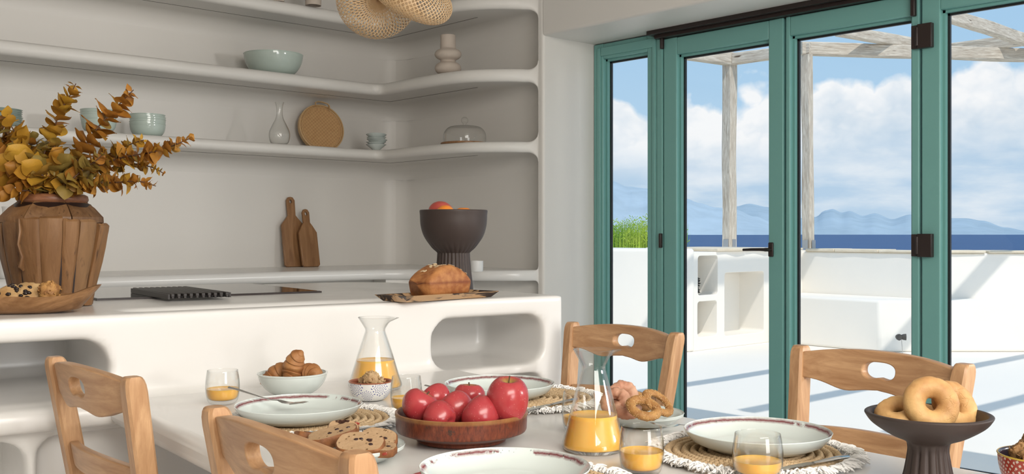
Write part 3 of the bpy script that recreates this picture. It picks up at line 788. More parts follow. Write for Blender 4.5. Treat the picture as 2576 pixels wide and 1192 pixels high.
# ---------------- placemats ----------------
def jute():
    m = NB('braided_jute'); c = m.coord(rnd=2); a = m.noise(c, 220, 3); b = m.noise(c, 40, 2)
    m.set(m.mix(m.math('ADD', m.math('MULTIPLY', a, .7), m.math('MULTIPLY', b, .4)), (.34, .20, .10), (.82, .63, .39)), .7, .3); m.bump(m.noise(c, 500, 3), .5, .001); return m.m
M_jute = jute(); M_fringe = plain('white_cotton_fringe', (.95, .93, .90), .9, .2)
def braid_mesh(R=.158, pitch=.0150):
    V = []; F = []; turns = int(R/pitch); ns = 5
    for strand in range(3):
        path = []; th = 1.2; ph = strand*2*PI/3
        s = 0.0
        thmax = 2*PI*turns
        while th < thmax:
            r = pitch*th/(2*PI)
            path.append((th, s)); dth = .0034/max(r, .006); th += dth; s += r*dth
        base = len(V)
        for i, (th, s) in enumerate(path):
            r = pitch*th/(2*PI); w = 2*PI*s/.027+ph
            off = .0044*math.sin(w); up_ = .0030*math.cos(2*w)+.0060
            rr = r+off; cx, cy, cz = rr*math.cos(th), rr*math.sin(th), up_
            er = Vector((math.cos(th), math.sin(th), 0)); q = .0040
            for k in range(ns):
                a = 2*PI*k/ns; V.append((cx+er.x*q*math.cos(a), cy+er.y*q*math.cos(a), cz+q*.9*math.sin(a)))
        m_ = len(path)
        for i in range(m_-1):
            for k in range(ns):
                l = (k+1) % ns; F.append((base+i*ns+k, base+i*ns+l, base+(i+1)*ns+l, base+(i+1)*ns+k))
    return V, F
def fringe_mesh(R=.160, seed=1):
    random.seed(seed); V = []; F = []
    for i in range(1500):
        a = 2*PI*random.random(); r0 = R+random.uniform(-.005, .003); ln = random.uniform(.010, .024)
        z0 = random.uniform(.003, .011); p = Vector((r0*math.cos(a), r0*math.sin(a), z0))
        d = Vector((math.cos(a+random.uniform(-.7, .7)), math.sin(a+random.uniform(-.7, .7)), random.uniform(-.1, .5)))
        side = Vector((-math.sin(a), math.cos(a), 0))*random.uniform(-.006, .006); q = []
        for k in range(5):
            t = k/4; pt = p+d*ln*t+side*math.sin(PI*t*1.4)+Vector((0, 0, .005*math.sin(PI*t)))
            pt.z = max(.0018, pt.z*(1-.35*t)); q.append(pt)
        v, f = tube(q, [.0017, .0018, .0017, .0018, .0012], 4, False); n = len(V); V += v; F += [tuple(x+n for x in g) for g in f]
    return V, F
braid_me = None
def placemat(p, label, rz):
    global braid_me, fringe_me
    t = thing('placemat', label, 'placemat', (p.x, p.y, ZT+.0005), rz, 'braided jute placemats with white fringe')
    if braid_me is None:
        b = mk('braid', braid_mesh(), M_jute, t, angle=None); braid_me = b.data
        b['kind'] = 'stuff'
        f = mk('fringe', fringe_mesh(), M_fringe, t, angle=None); fringe_me = f.data; f['kind'] = 'stuff'
        mk('backing', lathe([(0, .0), (.155, 0), (.157, .003), (0, .003)], 48), M_jute, t)
    else:
        for nm, me in (('braid', braid_me), ('fringe', fringe_me)):
            o = bpy.data.objects.new(nm, me); C.objects.link(o); o.parent = t; o['kind'] = 'stuff'
    return t
placemat(plA.location+Vector((.035, .005, 0)), 'jute placemat with white fringe under the plate holding the fork', 0)
placemat(plB.location+Vector((.05, -.035, 0)), 'jute placemat with white fringe near the island, behind the apple bowl', 1)
placemat(plC.location+Vector((.03, -.01, 0)), 'jute placemat with white fringe at the bottom edge, in front of the apples', 2)
placemat(plD.location+Vector((-.01, .0, 0)), 'jute placemat with white fringe in front of the right chair', 3)

# ---------------- glasses of juice ----------------
def tumbler(px, D, R, zt, label, level=.42):
    p = atD(px, 900, D); p.z = ZT+.001; h = zt-ZT-.001
    t = thing('juice_glass', label, 'glass', p, 0, 'half-full tumblers of orange juice')
    o_ = smoothprof([(R*.55, 0.0), (R*.80, .004), (R*.94, h*.22), (R, h*.45), (R*.985, h*.7), (R*.90, h)], 5)
    i_ = smoothprof([(R*.88, h), (R*.955, h*.7), (R*.97, h*.45), (R*.90, h*.22), (R*.72, .010), (R*.3, .008)], 5)
    mk('tumbler', lathe([(0, 0)]+o_+[(R*.89, h+.0008)]+i_+[(0, .008)], 48), M_glass, t, angle=60)
    inner = [q for q in i_[::-1] if q[1] < h*level]
    rl = inner[-1][0]-.0006
    mk('juice', lathe([(0, .009)]+[(max(r-.0007, .001), z+.0008) for r, z in inner]+[(rl, h*level), (rl*.97, h*level-.0006), (0, h*level-.0006)], 48), M_juice, t, angle=50)
    return t
tumbler(560, 2.315, .0378, .8265, 'tumbler of orange juice at the left, behind the front left chair', .46)
tumbler(1022, 2.20, .0340, .829, 'tumbler of orange juice between the patterned bowl and the apples', .43)
tumbler(1457, 1.985, .0335, .829, 'tumbler of orange juice right behind the front carafe', .40)
tumbler(1614, 1.635, .0358, .827, 'tumbler of orange juice at the bottom, just right of the front carafe', .50)
tumbler(1906, 1.605, .0393, .822, 'tumbler of orange juice in front of the right plate', .42)

# ---------------- carafes ----------------
def carafe(px, D, R, h, level, label, rz):
    p = atD(px, 900, D); p.z = ZT+.001
    t = thing('juice_carafe', label, 'carafe', p, rz, 'glass carafes of orange juice')
    prof = [(R*.90, 0), (R*.985, .004), (R, .012), (R*.885, h*.20), (R*.66, h*.48), (R*.47, h*.70), (R*.395, h*.785), (R*.375, h*.82), (R*.41, h*.86), (R*.62, h*.985), (R*.65, h)]
    o_ = smoothprof(prof, 5); th = .0022
    i_ = [(max(r-th, .001), z) for r, z in o_[::-1] if z > .005]
    V, F = lathe([(0, 0)]+o_+[(R*.65-.0008, h+.001)]+i_+[(R*.7, .0055), (0, .005)], 64)
    # pouring lip
    W = []
    for v in V:
        x, y, z = v
        if z > h*.93:
            a = math.atan2(y, x); k = math.exp(-(a/.28)**2)*((z-h*.93)/(h*.07))
            rr = math.hypot(x, y)+k*.016; x, y = rr*math.cos(a), rr*math.sin(a); z -= k*.002
        W.append((x, y, z))
    mk('glass_body', (W, F), M_glass, t, angle=60)
    inner = [q for q in i_[::-1] if q[1] < h*level]
    rl = inner[-1][0]-.0006
    mk('juice', lathe([(0, .0062)]+[(max(r-.0007, .001), z+.0012) for r, z in inner]+[(rl, h*level), (rl*.97, h*level-.0006), (0, h*level-.0006)], 64), M_juice, t, angle=50)
    return t
carafe(944, 2.55, .066, .176, .405, 'glass carafe half full of orange juice against the island, behind the patterned bowl', -.6)
carafe(1493, 1.823, .0558, .178, .355, 'glass carafe of orange juice in the foreground beside the apple bowl', -.5)

# ---------------- bowls on the table ----------------
def bowl_mesh(R, h, rb, th=.003, pw=.55, n=72, foot=.0):
    if pw >= 1.2:
        tt_ = [(1-math.cos(PI/2*k/16)) for k in range(17)]
        o_ = [(rb+(R-rb)*(1-(1-q)**pw)**(1/pw), h*q) for q in tt_]
        o_[-1] = (R+.0012, h); o_.insert(-1, (R+.0012, h-.003)); o_.insert(-2, (R-.0004, h-.0042))
    else: o_ = [(rb+(R-rb)*(k/14)**pw if k else rb, h*(k/14)) for k in range(15)]
    i_ = [(max(r-th, .0), z+th*.5) for r, z in o_[::-1]]
    i_[0] = (R-th, h)
    return lathe([(0, 0)]+o_+[(R-th*.5, h+.0008)]+i_[:-1]+[(rb-th if rb > th else .001, th+.001), (0, th+.001)], n)
bp = atD(736, 900, 2.455); bp.z = ZT+.001
bw = mk('serving_bowl', bowl_mesh(.082, .052, .034, pw=1.75), M_celw, loc=bp, angle=50); tag(bw, 'pale green bowl filled with croissants by the island', 'bowl')
# patterned bowl
def deco(name, base, ink, ringcol):
    m = NB(name); xyz = m.sep(m.tc.outputs['Object'])
    ang = m.math('ARCTAN2', xyz[1], xyz[0])
    cmb = m.N.new('ShaderNodeCombineXYZ'); m.L.new(m.math('MULTIPLY', ang, 1.0), cmb.inputs[0]); m.L.new(m.math('MULTIPLY', xyz[2], 24.0), cmb.inputs[1])
    # medallions: polar pattern repeated in cells
    return m, cmb.outputs[0], xyz
def medallion():
    m, uv, xyz = deco('blue_medallion_glaze', None, None, None)
    ang = m.math('ARCTAN2', xyz[1], xyz[0])
    def cell(nrep, phase, zc, rad):
        u = m.math('SUBTRACT', m.math('FRACT', m.math('ADD', m.math('MULTIPLY', ang, nrep/(2*PI)), phase)), .5)
        du = m.math('MULTIPLY', u, 2*PI*.045/nrep); dz = m.math('SUBTRACT', xyz[2], zc)
        r = m.math('SQRT', m.math('ADD', m.math('MULTIPLY', du, du), m.math('MULTIPLY', dz, dz))); a = m.math('ARCTAN2', dz, du)
        pet = m.math('MULTIPLY', m.math('ABSOLUTE', m.math('SINE', m.math('MULTIPLY', a, 4.0))), .0025*rad/.012)
        rr = m.math('DIVIDE', m.math('ADD', r, pet), rad)
        rings = m.math('ABSOLUTE', m.math('SINE', m.math('MULTIPLY', rr, 11.0)))
        ink = m.math('MULTIPLY', m.math('LESS_THAN', rings, .36), m.math('LESS_THAN', rr, 1.02))
        dots = m.math('MULTIPLY', m.math('GREATER_THAN', m.math('SINE', m.math('MULTIPLY', a, 16.0)), .2), m.math('LESS_THAN', m.math('ABSOLUTE', m.math('SUBTRACT', rr, 1.18)), .07))
        return m.math('MAXIMUM', ink, dots)
    f = m.math('MAXIMUM', cell(5, .1, .033, .0165), cell(5, .6, .0145, .0115))
    # outside only: inner surface is terracotta
    r2 = m.math('ADD', m.math('MULTIPLY', xyz[0], xyz[0]), m.math('MULTIPLY', xyz[1], xyz[1]))
    col = m.mix(f, (.80, .79, .76), (.045, .055, .26)); m.set(col, .14, .6); return m.m
M_medal = medallion(); M_terra = plain('terracotta_glaze', (.34, .105, .05), .3)
def two_tone_bowl(name, p, R, h, rb, outm, inm, rimm, label, group=None):
    t = thing(name, label, 'bowl', p, .3)
    tt_ = [(1-math.cos(PI/2*k/16)) for k in range(17)]; prof = [(rb+(R-rb)*(1-(1-q)**2.1)**(1/2.1), h*q) for q in tt_]
    mk('outer_shell', lathe([(0, 0)]+prof, 72), outm, t, angle=60)
    mk('inner_glaze', lathe([(R, h)]+[(R-.0012, h+.0012), (R-.003, h)]+[(max(r-.0035, .001), z+.0025) for r, z in prof[::-1][1:]]+[(0, .003)], 72), inm, t, angle=60)
    mk('rim', tube([(R*math.cos(2*PI*k/48), R*math.sin(2*PI*k/48), h) for k in range(49)], .0014, 6, False), rimm, t)
    return t
pb = atD(932, 900, 2.372); pb.z = ZT+.001
two_tone_bowl('patterned_bowl', pb, .0495, .043, .024, M_medal, M_terra, M_terra, 'small white bowl with blue medallions holding oat clusters')
def redglaze():
    m, uv, xyz = deco('red_dashed_glaze', None, None, None)
    ang = m.math('ARCTAN2', xyz[1], xyz[0])
    u = m.math('SUBTRACT', m.math('FRACT', m.math('MULTIPLY', ang, 5/(2*PI))), .5); du = m.math('MULTIPLY', u, .078); dz = m.math('SUBTRACT', xyz[2], .006)
    r = m.math('SQRT', m.math('ADD', m.math('MULTIPLY', du, du), m.math('MULTIPLY', dz, dz))); a = m.math('ARCTAN2', dz, du)
    d = m.math('MULTIPLY', m.math('GREATER_THAN', m.math('SINE', m.math('MULTIPLY', a, 44.0)), .1), m.math('GREATER_THAN', m.math('SINE', m.math('MULTIPLY', r, 950.0)), .0))
    m.set(m.mix(d, (.40, .05, .03), (.72, .60, .50)), .16, .6); return m.m
pr_b = atD(2634, 900, 1.50); pr_b.z = ZT+.001
two_tone_bowl('patterned_bowl', pr_b, .066, .060, .028, redglaze(), plain('dark_glaze', (.035, .02, .03), .2), plain('yellow_rim', (.60, .40, .06), .3), 'red bowl with pale dashes and yellow rim at the right edge')

# ---------------- apple bowl ----------------
ab = atD(1161, 900, 1.906); ab.z = ZT+.001
def lacq():
    m = NB('worn_red_lacquer_wood'); c = m.coord((1, 1, 1)); xyz = m.sep(m.tc.outputs['Object'])
    ang = m.math('ARCTAN2', xyz[1], xyz[0]); cb = m.N.new('ShaderNodeCombineXYZ'); m.L.new(m.math('MULTIPLY', ang, 5), cb.inputs[0]); m.L.new(m.math('MULTIPLY', xyz[2], 12), cb.inputs[1])
    g = m.noise(cb.outputs[0], 5, 5, .65); w = m.noise(c, 40, 5, .7)
    col = m.ramp(g, [(.3, (.07, .016, .008)), (.55, (.17, .038, .016)), (.75, (.25, .07, .026))])
    col = m.mix(m.ramp(w, [(.60, 0.), (.66, 1.)]), col, (.06, .03, .02))
    topf = m.ramp(xyz[2], [(.049, 0.), (.051, 1.)]); col = m.mix(m.math('MULTIPLY', topf, m.ramp(w, [(.3, .4), (.6, 1.)])), col, (.30, .14, .05))
    band = m.ramp(m.math('ABSOLUTE', m.math('SUBTRACT', xyz[2], .0185)), [(.0004, 1.), (.0012, 0.)])
    col = m.mix(band, col, (.04, .018, .01)); m.set(col, .28, .5); m.bump(w, .15, .002); return m.m
R_ = .1235
t = mk('wooden_bowl', lathe([(0, 0), (.080, 0), (.083, .002), (.084, .006), (.088, .009), (.112, .017), (.1195, .020), (.1215, .024), (.1225, .047), (.1235, .050), (.1235, .0545), (.1215, .056), (.1185, .0545), (.1165, .047), (.114, .024), (.10, .014), (.05, .011), (0, .011)], 96), lacq(), loc=ab, angle=30)
tag(t, 'low round reddish wooden bowl holding seven apples', 'bowl')
def apple_mat():
    m = NB('red_apple_skin'); xyz = m.sep(m.tc.outputs['Object']); c = m.coord(rnd=7)
    n = m.noise(c, 22, 3); st = m.noise(m.coord((9, 9, 1), rnd=7), 9, 3)
    col = m.mix(n, (.27, .014, .026), (.50, .045, .062)); col = m.mix(m.math('MULTIPLY', st, .35), col, (.60, .13, .09))
    gz = m.ramp(m.math('ADD', xyz[2], m.math('MULTIPLY', m.math('SUBTRACT', n, .5), .02)), [(.0, 0.), (1., 1.)])
    r = m.math('SQRT', m.math('ADD', m.math('MULTIPLY', xyz[0], xyz[0]), m.math('MULTIPLY', xyz[1], xyz[1])))
    top = m.math('MULTIPLY', m.ramp(r, [(.005, 1.), (.017, 0.)]), m.ramp(xyz[2], [(.01, 0.), (.02, 1.)]))
    col = m.mix(top, col, (.36, .27, .06))
    sp_ = m.ramp(m.vor(c, 190), [(.07, 1.), (.13, 0.)])
    col = m.mix(m.math('MULTIPLY', sp_, .6), col, (.80, .45, .38)); m.set(col, .22, .5, sss=.05); return m.m
M_apple = apple_mat(); M_stem = plain('apple_stem', (.09, .05, .02), .7)
def apple(R, tall, seed):
    pts = []
    for k in range(25):
        a = PI*k/24   # 0 top
        r = R*math.sin(a)**.85*(1+.10*math.cos(a)) if 0 < a < PI else 0
        z = R*tall*math.cos(a)
        if a < .55: z -= R*.36*((.55-a)/.55)**1.6
        if a > PI-.45: z += R*.22*((a-PI+.45)/.45)**1.5
        pts.append((max(r, 0) if 0 < k < 24 else 0, z))
    V, F = lathe(pts[::-1], 40, lambda a, z: 1+(.035*math.cos(5*a+seed))*(.5-z/(2*R))+.02*math.sin(2*a+seed*2))
    return V, F
def place_apple(px, py, D, R, tall, tilt, seed, label):
    p = atD(px, py, D)
    t = thing('apple', label, 'apple', p, 0, 'red apples in the wooden bowl'); t.rotation_euler = tilt
    mk('skin', apple(R, tall, seed), M_apple, t, angle=None)
    mk('stem', tube([(0, 0, R*tall*.58), (.001, 0, R*tall*.8), (.004, .001, R*tall*1.02)], [.0012, .0011, .0016], 6), M_stem, t)
    return t
place_apple(1056, 1021, 1.885, .0335, .90, (.25, .45, .0), 1, 'apple at the left of the wooden bowl with its green dimple showing')
place_apple(1096, 1003, 1.95, .0300, .85, (-.8, .2, .5), 2, 'apple behind and right of the leftmost apple, at the bowl back')
place_apple(1180, 997, 1.97, .0300, .86, (.05, .05, 1.0), 3, 'apple with an upright stem at the back of the bowl, middle')
place_apple(1150, 1027, 1.895, .0325, .9, (-.9, .3, .4), 4, 'middle apple of the bowl, ringed by all the others')
place_apple(1107, 1050, 1.850, .0305, .9, (-1.3, .5, .3), 5, 'front left apple, its blossom end turned to the bowl rim')
place_apple(1212, 1046, 1.850, .0375, .88, (-.9, -.5, .1), 6, 'big front apple beside the tallest one, at the bowl rim')
place_apple(1277, 1008, 1.86, .0385, 1.18, (.15, -.12, .2), 7, 'tallest and reddest apple, at the right of the bowl')

# ---------------- pedestal dish with ring biscuits ----------------
def fluted(prof, n, zlo, zhi, k, amp):
    def mod(a, z):
        if zlo < z < zhi:
            w = min(1, (z-zlo)/.02, (zhi-z)/.02); return 1-amp*w*(.5+.5*math.cos(k*a))**3
        return 1
    return lathe(prof, n, mod)
pdp = atD(2335, 900, 1.553); pdp.z = ZT+.001; R = .0915; h = .112
prof = smoothprof([(.045, 0), (.042, .004), (.036, .02), (.0305, .05), (.0300, .062), (.034, .070), (.055, .079), (.080, .095), (R-.0015, .107), (R, h), (R-.006, h+.001), (R-.012, .105), (.070, .092), (.045, .085), (.02, .083)], 5)
t = thing('pedestal_dish', 'dark brown clay pedestal dish carrying ring biscuits at the right', 'dish', pdp)
mk('dish', fluted([(0, 0)]+prof+[(0, .0825)], 144, .006, .074, 14, .10), M_clay, t, angle=60)
def dough(name, dark, light, sc=25, crack=1.0):
    m = NB(name); c = m.coord(rnd=6); a = m.noise(c, sc, 5, .6); wv = m.N.new('ShaderNodeVectorMath'); wv.operation = 'MULTIPLY_ADD'; tn = m.N.new('ShaderNodeTexNoise'); tn.inputs['Scale'].default_value = 70; tn.inputs['Detail'].default_value = 4; m.L.new(c, tn.inputs[0]); m.L.new(tn.outputs['Color'], wv.inputs[0]); wv.inputs[1].default_value = (.02, .02, .02); m.L.new(c, wv.inputs[2])
    b = m.vor(wv.outputs[0], sc*2.6, 'DISTANCE_TO_EDGE'); cm = m.ramp(m.noise(c, sc*1.3, 2), [(.5, 0.), (.6, 1.)]); big = m.noise(c, sc*.45, 3)
    col = m.ramp(m.math('ADD', m.math('MULTIPLY', a, .5), m.math('MULTIPLY', big, .5)), [(.38, light), (.62, dark)])
    m.set(col, .55, .35); m.bump(m.math('ADD', a, m.math('MULTIPLY', m.math('MULTIPLY', m.math('SUBTRACT', m.ramp(b, [(0., 0.), (.05, 1.)]), 1.0), cm), .16*crack)), .6, .004); return m.m
M_bis = dough('golden_biscuit', (.42, .20, .07), (.68, .42, .17)); M_cro = dough('croissant_crust', (.26, .09, .025), (.46, .22, .08), 30, 0)
def ring_mesh(R, r, amp=.12, seed=0, fl=.9, nu=48, nv=18):
    rows = []
    for i in range(nu):
        a = 2*PI*i/nu; row = []
        for k in range(nv):
            b = 2*PI*k/nv; d = Vector((math.cos(a)*(2+math.cos(b)), math.sin(a)*(2+math.cos(b)), math.sin(b)))
            q = 1+amp*noise.fractal(d*1.3+Vector((seed*5, 0, seed)), .8, 2, 3)
            row.append(((R+r*q*math.cos(b))*math.cos(a), (R+r*q*math.cos(b))*math.sin(a), r*q*fl*math.sin(b)))
        rows.append(row)
    return grid(rows, True, True)
def ring(name, label, px, py, D, R, r, rot, mat, seed, group, cat='biscuit', fl=.9, amp=.065):
    o = mk(name, ring_mesh(R, r, amp, seed, fl), mat, loc=atD(px, py, D), rot=rot, angle=None, fix=True); tag(o, label, cat, group); return o
yaw = ANG-PI/2
ring('ring_biscuit', 'ring biscuit standing upright at the front of the dark pedestal dish', 2342, 1016, 1.545, .0255, .0165, (1.25, .12, yaw-.05), M_bis, 1, 'ring biscuits on the pedestal dish')
ring('ring_biscuit', 'ring biscuit leaning right behind the upright one on the pedestal dish', 2402, 1022, 1.575, .0255, .0160, (1.0, .55, yaw+.2), M_bis, 2, 'ring biscuits on the pedestal dish')
ring('ring_biscuit', 'ring biscuit lying low at the left of the dark pedestal dish', 2262, 1038, 1.575, .022, .0150, (.35, -.35, yaw), M_bis, 3, 'ring biscuits on the pedestal dish')
ring('ring_biscuit', 'ring biscuit lying flat at the bottom of the dark pedestal dish', 2340, 1046, 1.61, .024, .0150, (.1, .1, yaw), M_bis, 4, 'ring biscuits on the pedestal dish')

# ---------------- croissants ----------------
def croissant(L=.10, R=.027, bend=1.0, seed=0):
    path = []; rad = []; n = 64; steps = 7
    for i in range(n+1):
        u = -1+2*i/n; a = u*bend; rr = L/2/max(bend, .01)
        path.append((rr*math.sin(a), rr*(math.cos(a)-1), .004*math.sin(u*3)))
        s = abs(u)*3.3; saw = s-math.floor(s)
        base = (1-abs(u)**2.1)**.55 if abs(u) < 1 else 0
        rad.append(max(.006*(1-abs(u))**.5+.0035, R*base*(1.0-.17*saw**1.6)))
    V, F = tube(path, rad, 20, True)
    W = []
    for v in V:
        q = 1+.05*noise.fractal(Vector(v)*55+Vector((seed, 0, 0)), .8, 2, 3); W.append((v[0]*q, v[1]*q, v[2]*q*.92))
    return W, F
def cro(px, py, D, L, R, bend, rot, label, seed):
    o = mk('croissant', croissant(L, R, bend, seed), M_cro, loc=atD(px, py, D), rot=rot, angle=None, fix=True); tag(o, label, 'croissant', 'croissants in the pale green bowl'); return o
cro(738, 922, 2.43, .088, .0265, .7, (.2, -1.08, yaw+.1), 'topmost croissant, standing with one tip pointing up', 1)
cro(694, 940, 2.46, .085, .0235, .8, (.2, -.42, yaw+.15), 'croissant at the left of the pale bowl under the topmost one', 2)
cro(776, 937, 2.45, .078, .0255, .9, (.1, .20, yaw-.4), 'croissant at the right of the pale bowl', 3)
cro(745, 950, 2.49, .09, .022, .6, (0, 0, yaw+.5), 'croissant at the bottom of the pale bowl, mostly hidden', 4)

# ---------------- oat clusters ----------------
M_oat = dough('oat_cluster', (.34, .19, .08), (.66, .47, .26), 60)
def cluster(r, seed, nfl=60, amp=.33):
    random.seed(seed); V, F = blob(r, r*.9, r*1.05, amp, 2.2, seed, 22, 14)
    parts = [(V, F)]
    for k in range(nfl):
        th = math.acos(random.uniform(-1, 1)); a = random.uniform(0, 2*PI); d = Vector((math.sin(th)*math.cos(a), math.sin(th)*math.sin(a), math.cos(th)))
        q = 1+amp*noise.fractal(d*2.2+Vector((seed*3.1, seed*1.7, seed)), .8, 2, 3)
        e = Euler((random.uniform(0, 3), random.uniform(0, 3), random.uniform(0, 3)))
        parts.append(xf(blob(.0042, .0028, .0010, 0, 1, 0, 6, 4), Matrix.Translation((d.x*r*q, d.y*r*.9*q, d.z*r*1.05*q)) @ e.to_matrix().to_4x4()))
    return join(*parts)
def clu(px, py, D, r, seed, label, group, mat=None):
    o = mk('oat_cluster', cluster(r, seed), mat or M_oat, loc=atD(px, py, D), angle=None); tag(o, label, 'biscuit', group); return o
clu(934, 955, 2.36, .0185, 1, 'oat cluster in front, tallest in the blue patterned bowl', 'oat clusters in the blue patterned bowl')
clu(953, 965, 2.375, .0145, 2, 'oat cluster at the right of the blue patterned bowl', 'oat clusters in the blue patterned bowl')
clu(917, 962, 2.39, .0135, 3, 'oat cluster at the left rear of the blue patterned bowl', 'oat clusters in the blue patterned bowl')
clu(936, 976, 2.38, .016, 4, 'oat cluster lying under the others in the blue bowl', 'oat clusters in the blue patterned bowl')
M_oat2 = dough('brown_oat_cluster', (.22, .10, .035), (.48, .30, .13), 60)
clu(2566, 1142, 1.497, .0145, 5, 'brown oat cluster at the left rim of the red bowl', 'oat clusters in the red bowl', M_oat2)
clu(2592, 1156, 1.480, .0165, 6, 'brown oat cluster in the middle of the red bowl', 'oat clusters in the red bowl', M_oat2)
clu(2594, 1122, 1.52, .0165, 7, 'brown oat cluster topmost in the red bowl', 'oat clusters in the red bowl', M_oat2)

# ---------------- side plate with sesame rings ----------------
def side_plate(name, px, py, zr, R, label):
    p = at(px, py, zr); p.z = ZT+.001
    o = mk(name, plate_mesh(R, .026), M_celw, loc=p); tag(o, label, 'plate'); return o
sp1 = side_plate('side_plate', 1616, 1036, .776, .083, 'small pale plate of sesame rings and pink buns by the table edge')
M_ses = dough('sesame_crust', (.30, .13, .04), (.50, .27, .09), 60); M_seed = plain('sesame_seed', (.66, .44, .20), .5)
def sesame_ring(px, py, D, R, r, rot, label, seed, fl=.85):
    t = thing('sesame_ring', label, 'bread ring', atD(px, py, D), 0, 'sesame rings on the small plate'); t.rotation_euler = rot
    mk('crust', ring_mesh(R, r, .13, seed, fl), M_ses, t, angle=None, fix=True)
    random.seed(seed); parts = []
    for k in range(420):
        a = random.uniform(0, 2*PI); b = random.uniform(0, 2*PI); d = Vector((math.cos(a)*(2+math.cos(b)), math.sin(a)*(2+math.cos(b)), math.sin(b)))
        q = 1+.13*noise.fractal(d*1.3+Vector((seed*5, 0, seed)), .8, 2, 3)
        p = ((R+r*q*math.cos(b))*math.cos(a), (R+r*q*math.cos(b))*math.sin(a), r*q*fl*math.sin(b))
        s = Euler((random.uniform(0, 3), random.uniform(0, 3), random.uniform(0, 3))).to_matrix().to_4x4()
        parts.append(xf(([(1, 0, 0), (-1, 0, 0), (0, .6, 0), (0, -.6, 0), (0, 0, .5), (0, 0, -.5)], [(0, 2, 4), (2, 1, 4), (1, 3, 4), (3, 0, 4), (2, 0, 5), (1, 2, 5), (3, 1, 5), (0, 3, 5)]), Matrix.Translation(p) @ s @ Matrix.Diagonal((.0015, .0015, .0015, 1))))
    o = mk('seeds', join(*parts), M_seed, t, smooth=False); o['kind'] = 'stuff'; return t
sesame_ring(1619, 1026, 1.965, .0260, .0095, (.45, .22, yaw), 'sesame ring lying at the front of the small plate', 1)
sesame_ring(1655, 1013, 2.00, .0270, .0085, (.50, .50, yaw+.15), 'sesame ring leaning at the right of the small plate', 2, .7)
sesame_ring(1604, 1010, 2.05, .0250, .0090, (.3, .2, yaw), 'sesame ring at the back of the small plate', 3)
M_pink = dough('sugared_pink_bun', (.46, .20, .12), (.66, .40, .27), 30)
def bun(px, py, D, r, s, seed, rot, label):
    o = mk('sugared_bun', ring_mesh(r*1.05, r*.62, .30, seed, 1.0), M_pink, loc=atD(px, py, D), rot=rot, angle=None, fix=True); tag(o, label, 'biscuit', 'pinkish sugared ring buns on the small plate')
bun(1568, 993, 2.06, .0185, 1, 4, (.9, .2, yaw), 'sugared pink bun topmost on the small plate')
bun(1548, 1012, 2.03, .0185, 1, 5, (1.0, -.2, yaw-.3), 'sugared pink bun seen through the front carafe')
bun(1577, 1030, 2.01, .0175, 1, 6, (.3, 0, yaw), 'sugared pink bun low between the carafe and the sesame rings')

# ---------------- bread plate ----------------
sp2 = side_plate('bread_plate', 888, 1118, .776, .088, 'small pale plate of sliced fruit bread behind the front chair')
def crumb():
    m = NB('bread_crumb'); c = m.coord(rnd=5); a = m.noise(c, 60, 5, .65); v = m.vor(c, 110)
    col = m.mix(a, (.36, .22, .11), (.58, .40, .24)); col = m.mix(m.ramp(v, [(.12, 1.), (.22, 0.)]), col, (.22, .12, .05))
    col = m.mix(m.ramp(m.noise(c, 34, 2), [(.68, 0.), (.71, 1.)]), col, (.05, .02, .012))
    m.set(col, .8, .2); m.bump(m.math('SUBTRACT', a, m.ramp(v, [(.1, 1.), (.25, 0.)])), .7, .003); return m.m
M_crumb = crumb(); M_crust = dough('bread_crust', (.13, .045, .015), (.34, .14, .05), 50); M_raisin = plain('raisin', (.035, .012, .01), .35); M_jam = plain('dried_fruit', (.32, .04, .02), .3)
def slice_(px, py, D, rot, label, seed, sx=1, w=.070, hh=.052, th=.013):
    random.seed(seed); n = 40; pts = []
    for k in range(n):
        a = 2*PI*k/n; s = lambda q, p: math.copysign(abs(q)**p, q)
        x = w/2*s(math.cos(a), .62); y = hh/2*s(math.sin(a), .62 if math.sin(a) < 0 else .9)
        q = 1+.07*noise.fractal(Vector((math.cos(a)*1.5, math.sin(a)*1.5, seed)), .8, 2, 3); pts.append((x*q, y*q))
    t = thing('bread_slice', label, 'bread', atD(px, py, D), 0, 'slices of fruit bread on the small plate'); t.rotation_euler = rot
    V = [(x*.95, y*.95, -th/2) for x, y in pts]+[(x, y, -th*.35) for x, y in pts]+[(x*1.01, y*1.01, th*.3) for x, y in pts]+[(x*.95, y*.95, th/2) for x, y in pts]
    mid = len(V); V += [(x*.5, y*.5, th/2+.0006*noise.noise(Vector((x*300, y*300, seed)))) for x, y in pts]
    F = [(j*n+k, j*n+(k+1) % n, (j+1)*n+(k+1) % n, (j+1)*n+k) for j in range(3) for k in range(n)]
    mk('crust', (V[:4*n], F), M_crust, t, angle=60, fix=False)
    cp = join(([v for v in V[3*n:5*n]], [(k, (k+1) % n, n+(k+1) % n, n+k) for k in range(n)]+[tuple(range(n, 2*n))]), ([(x*.95, y*.95, -th/2) for x, y in pts], [tuple(range(n))[::-1]]))
    cr_ = mk('crumb', cp, M_crumb, t, smooth=False)
    parts = []
    for k in range(4):
        a = random.uniform(0, 2*PI); r = random.uniform(.2, .8)
        parts.append(xf(blob(.004, .003, .0016, .3, 3, k, 10, 6), TR((w*.42*r*math.cos(a), hh*.42*r*math.sin(a), th/2))))
    o = mk('raisins', join(*parts), M_raisin, cr_); o['kind'] = 'stuff'
    mk('candied_fruit', xf(blob(.0065, .003, .004, .4, 3, seed, 14, 8), TR((w*(.1+.08*(seed % 4)), hh*.44*(1 if seed % 2 else -1), .001), (0, 0, .2))), M_jam, t)
    return t
slice_(783, 1098, 1.80, (-.15, .22, yaw+.5), 'fruit bread slice at the left of the plate, half under another', 1, w=.06)
slice_(838, 1098, 1.755, (.10, -.20, yaw+.45), 'fruit bread slice lying topmost, tilted towards the chair', 2, w=.088, th=.020)
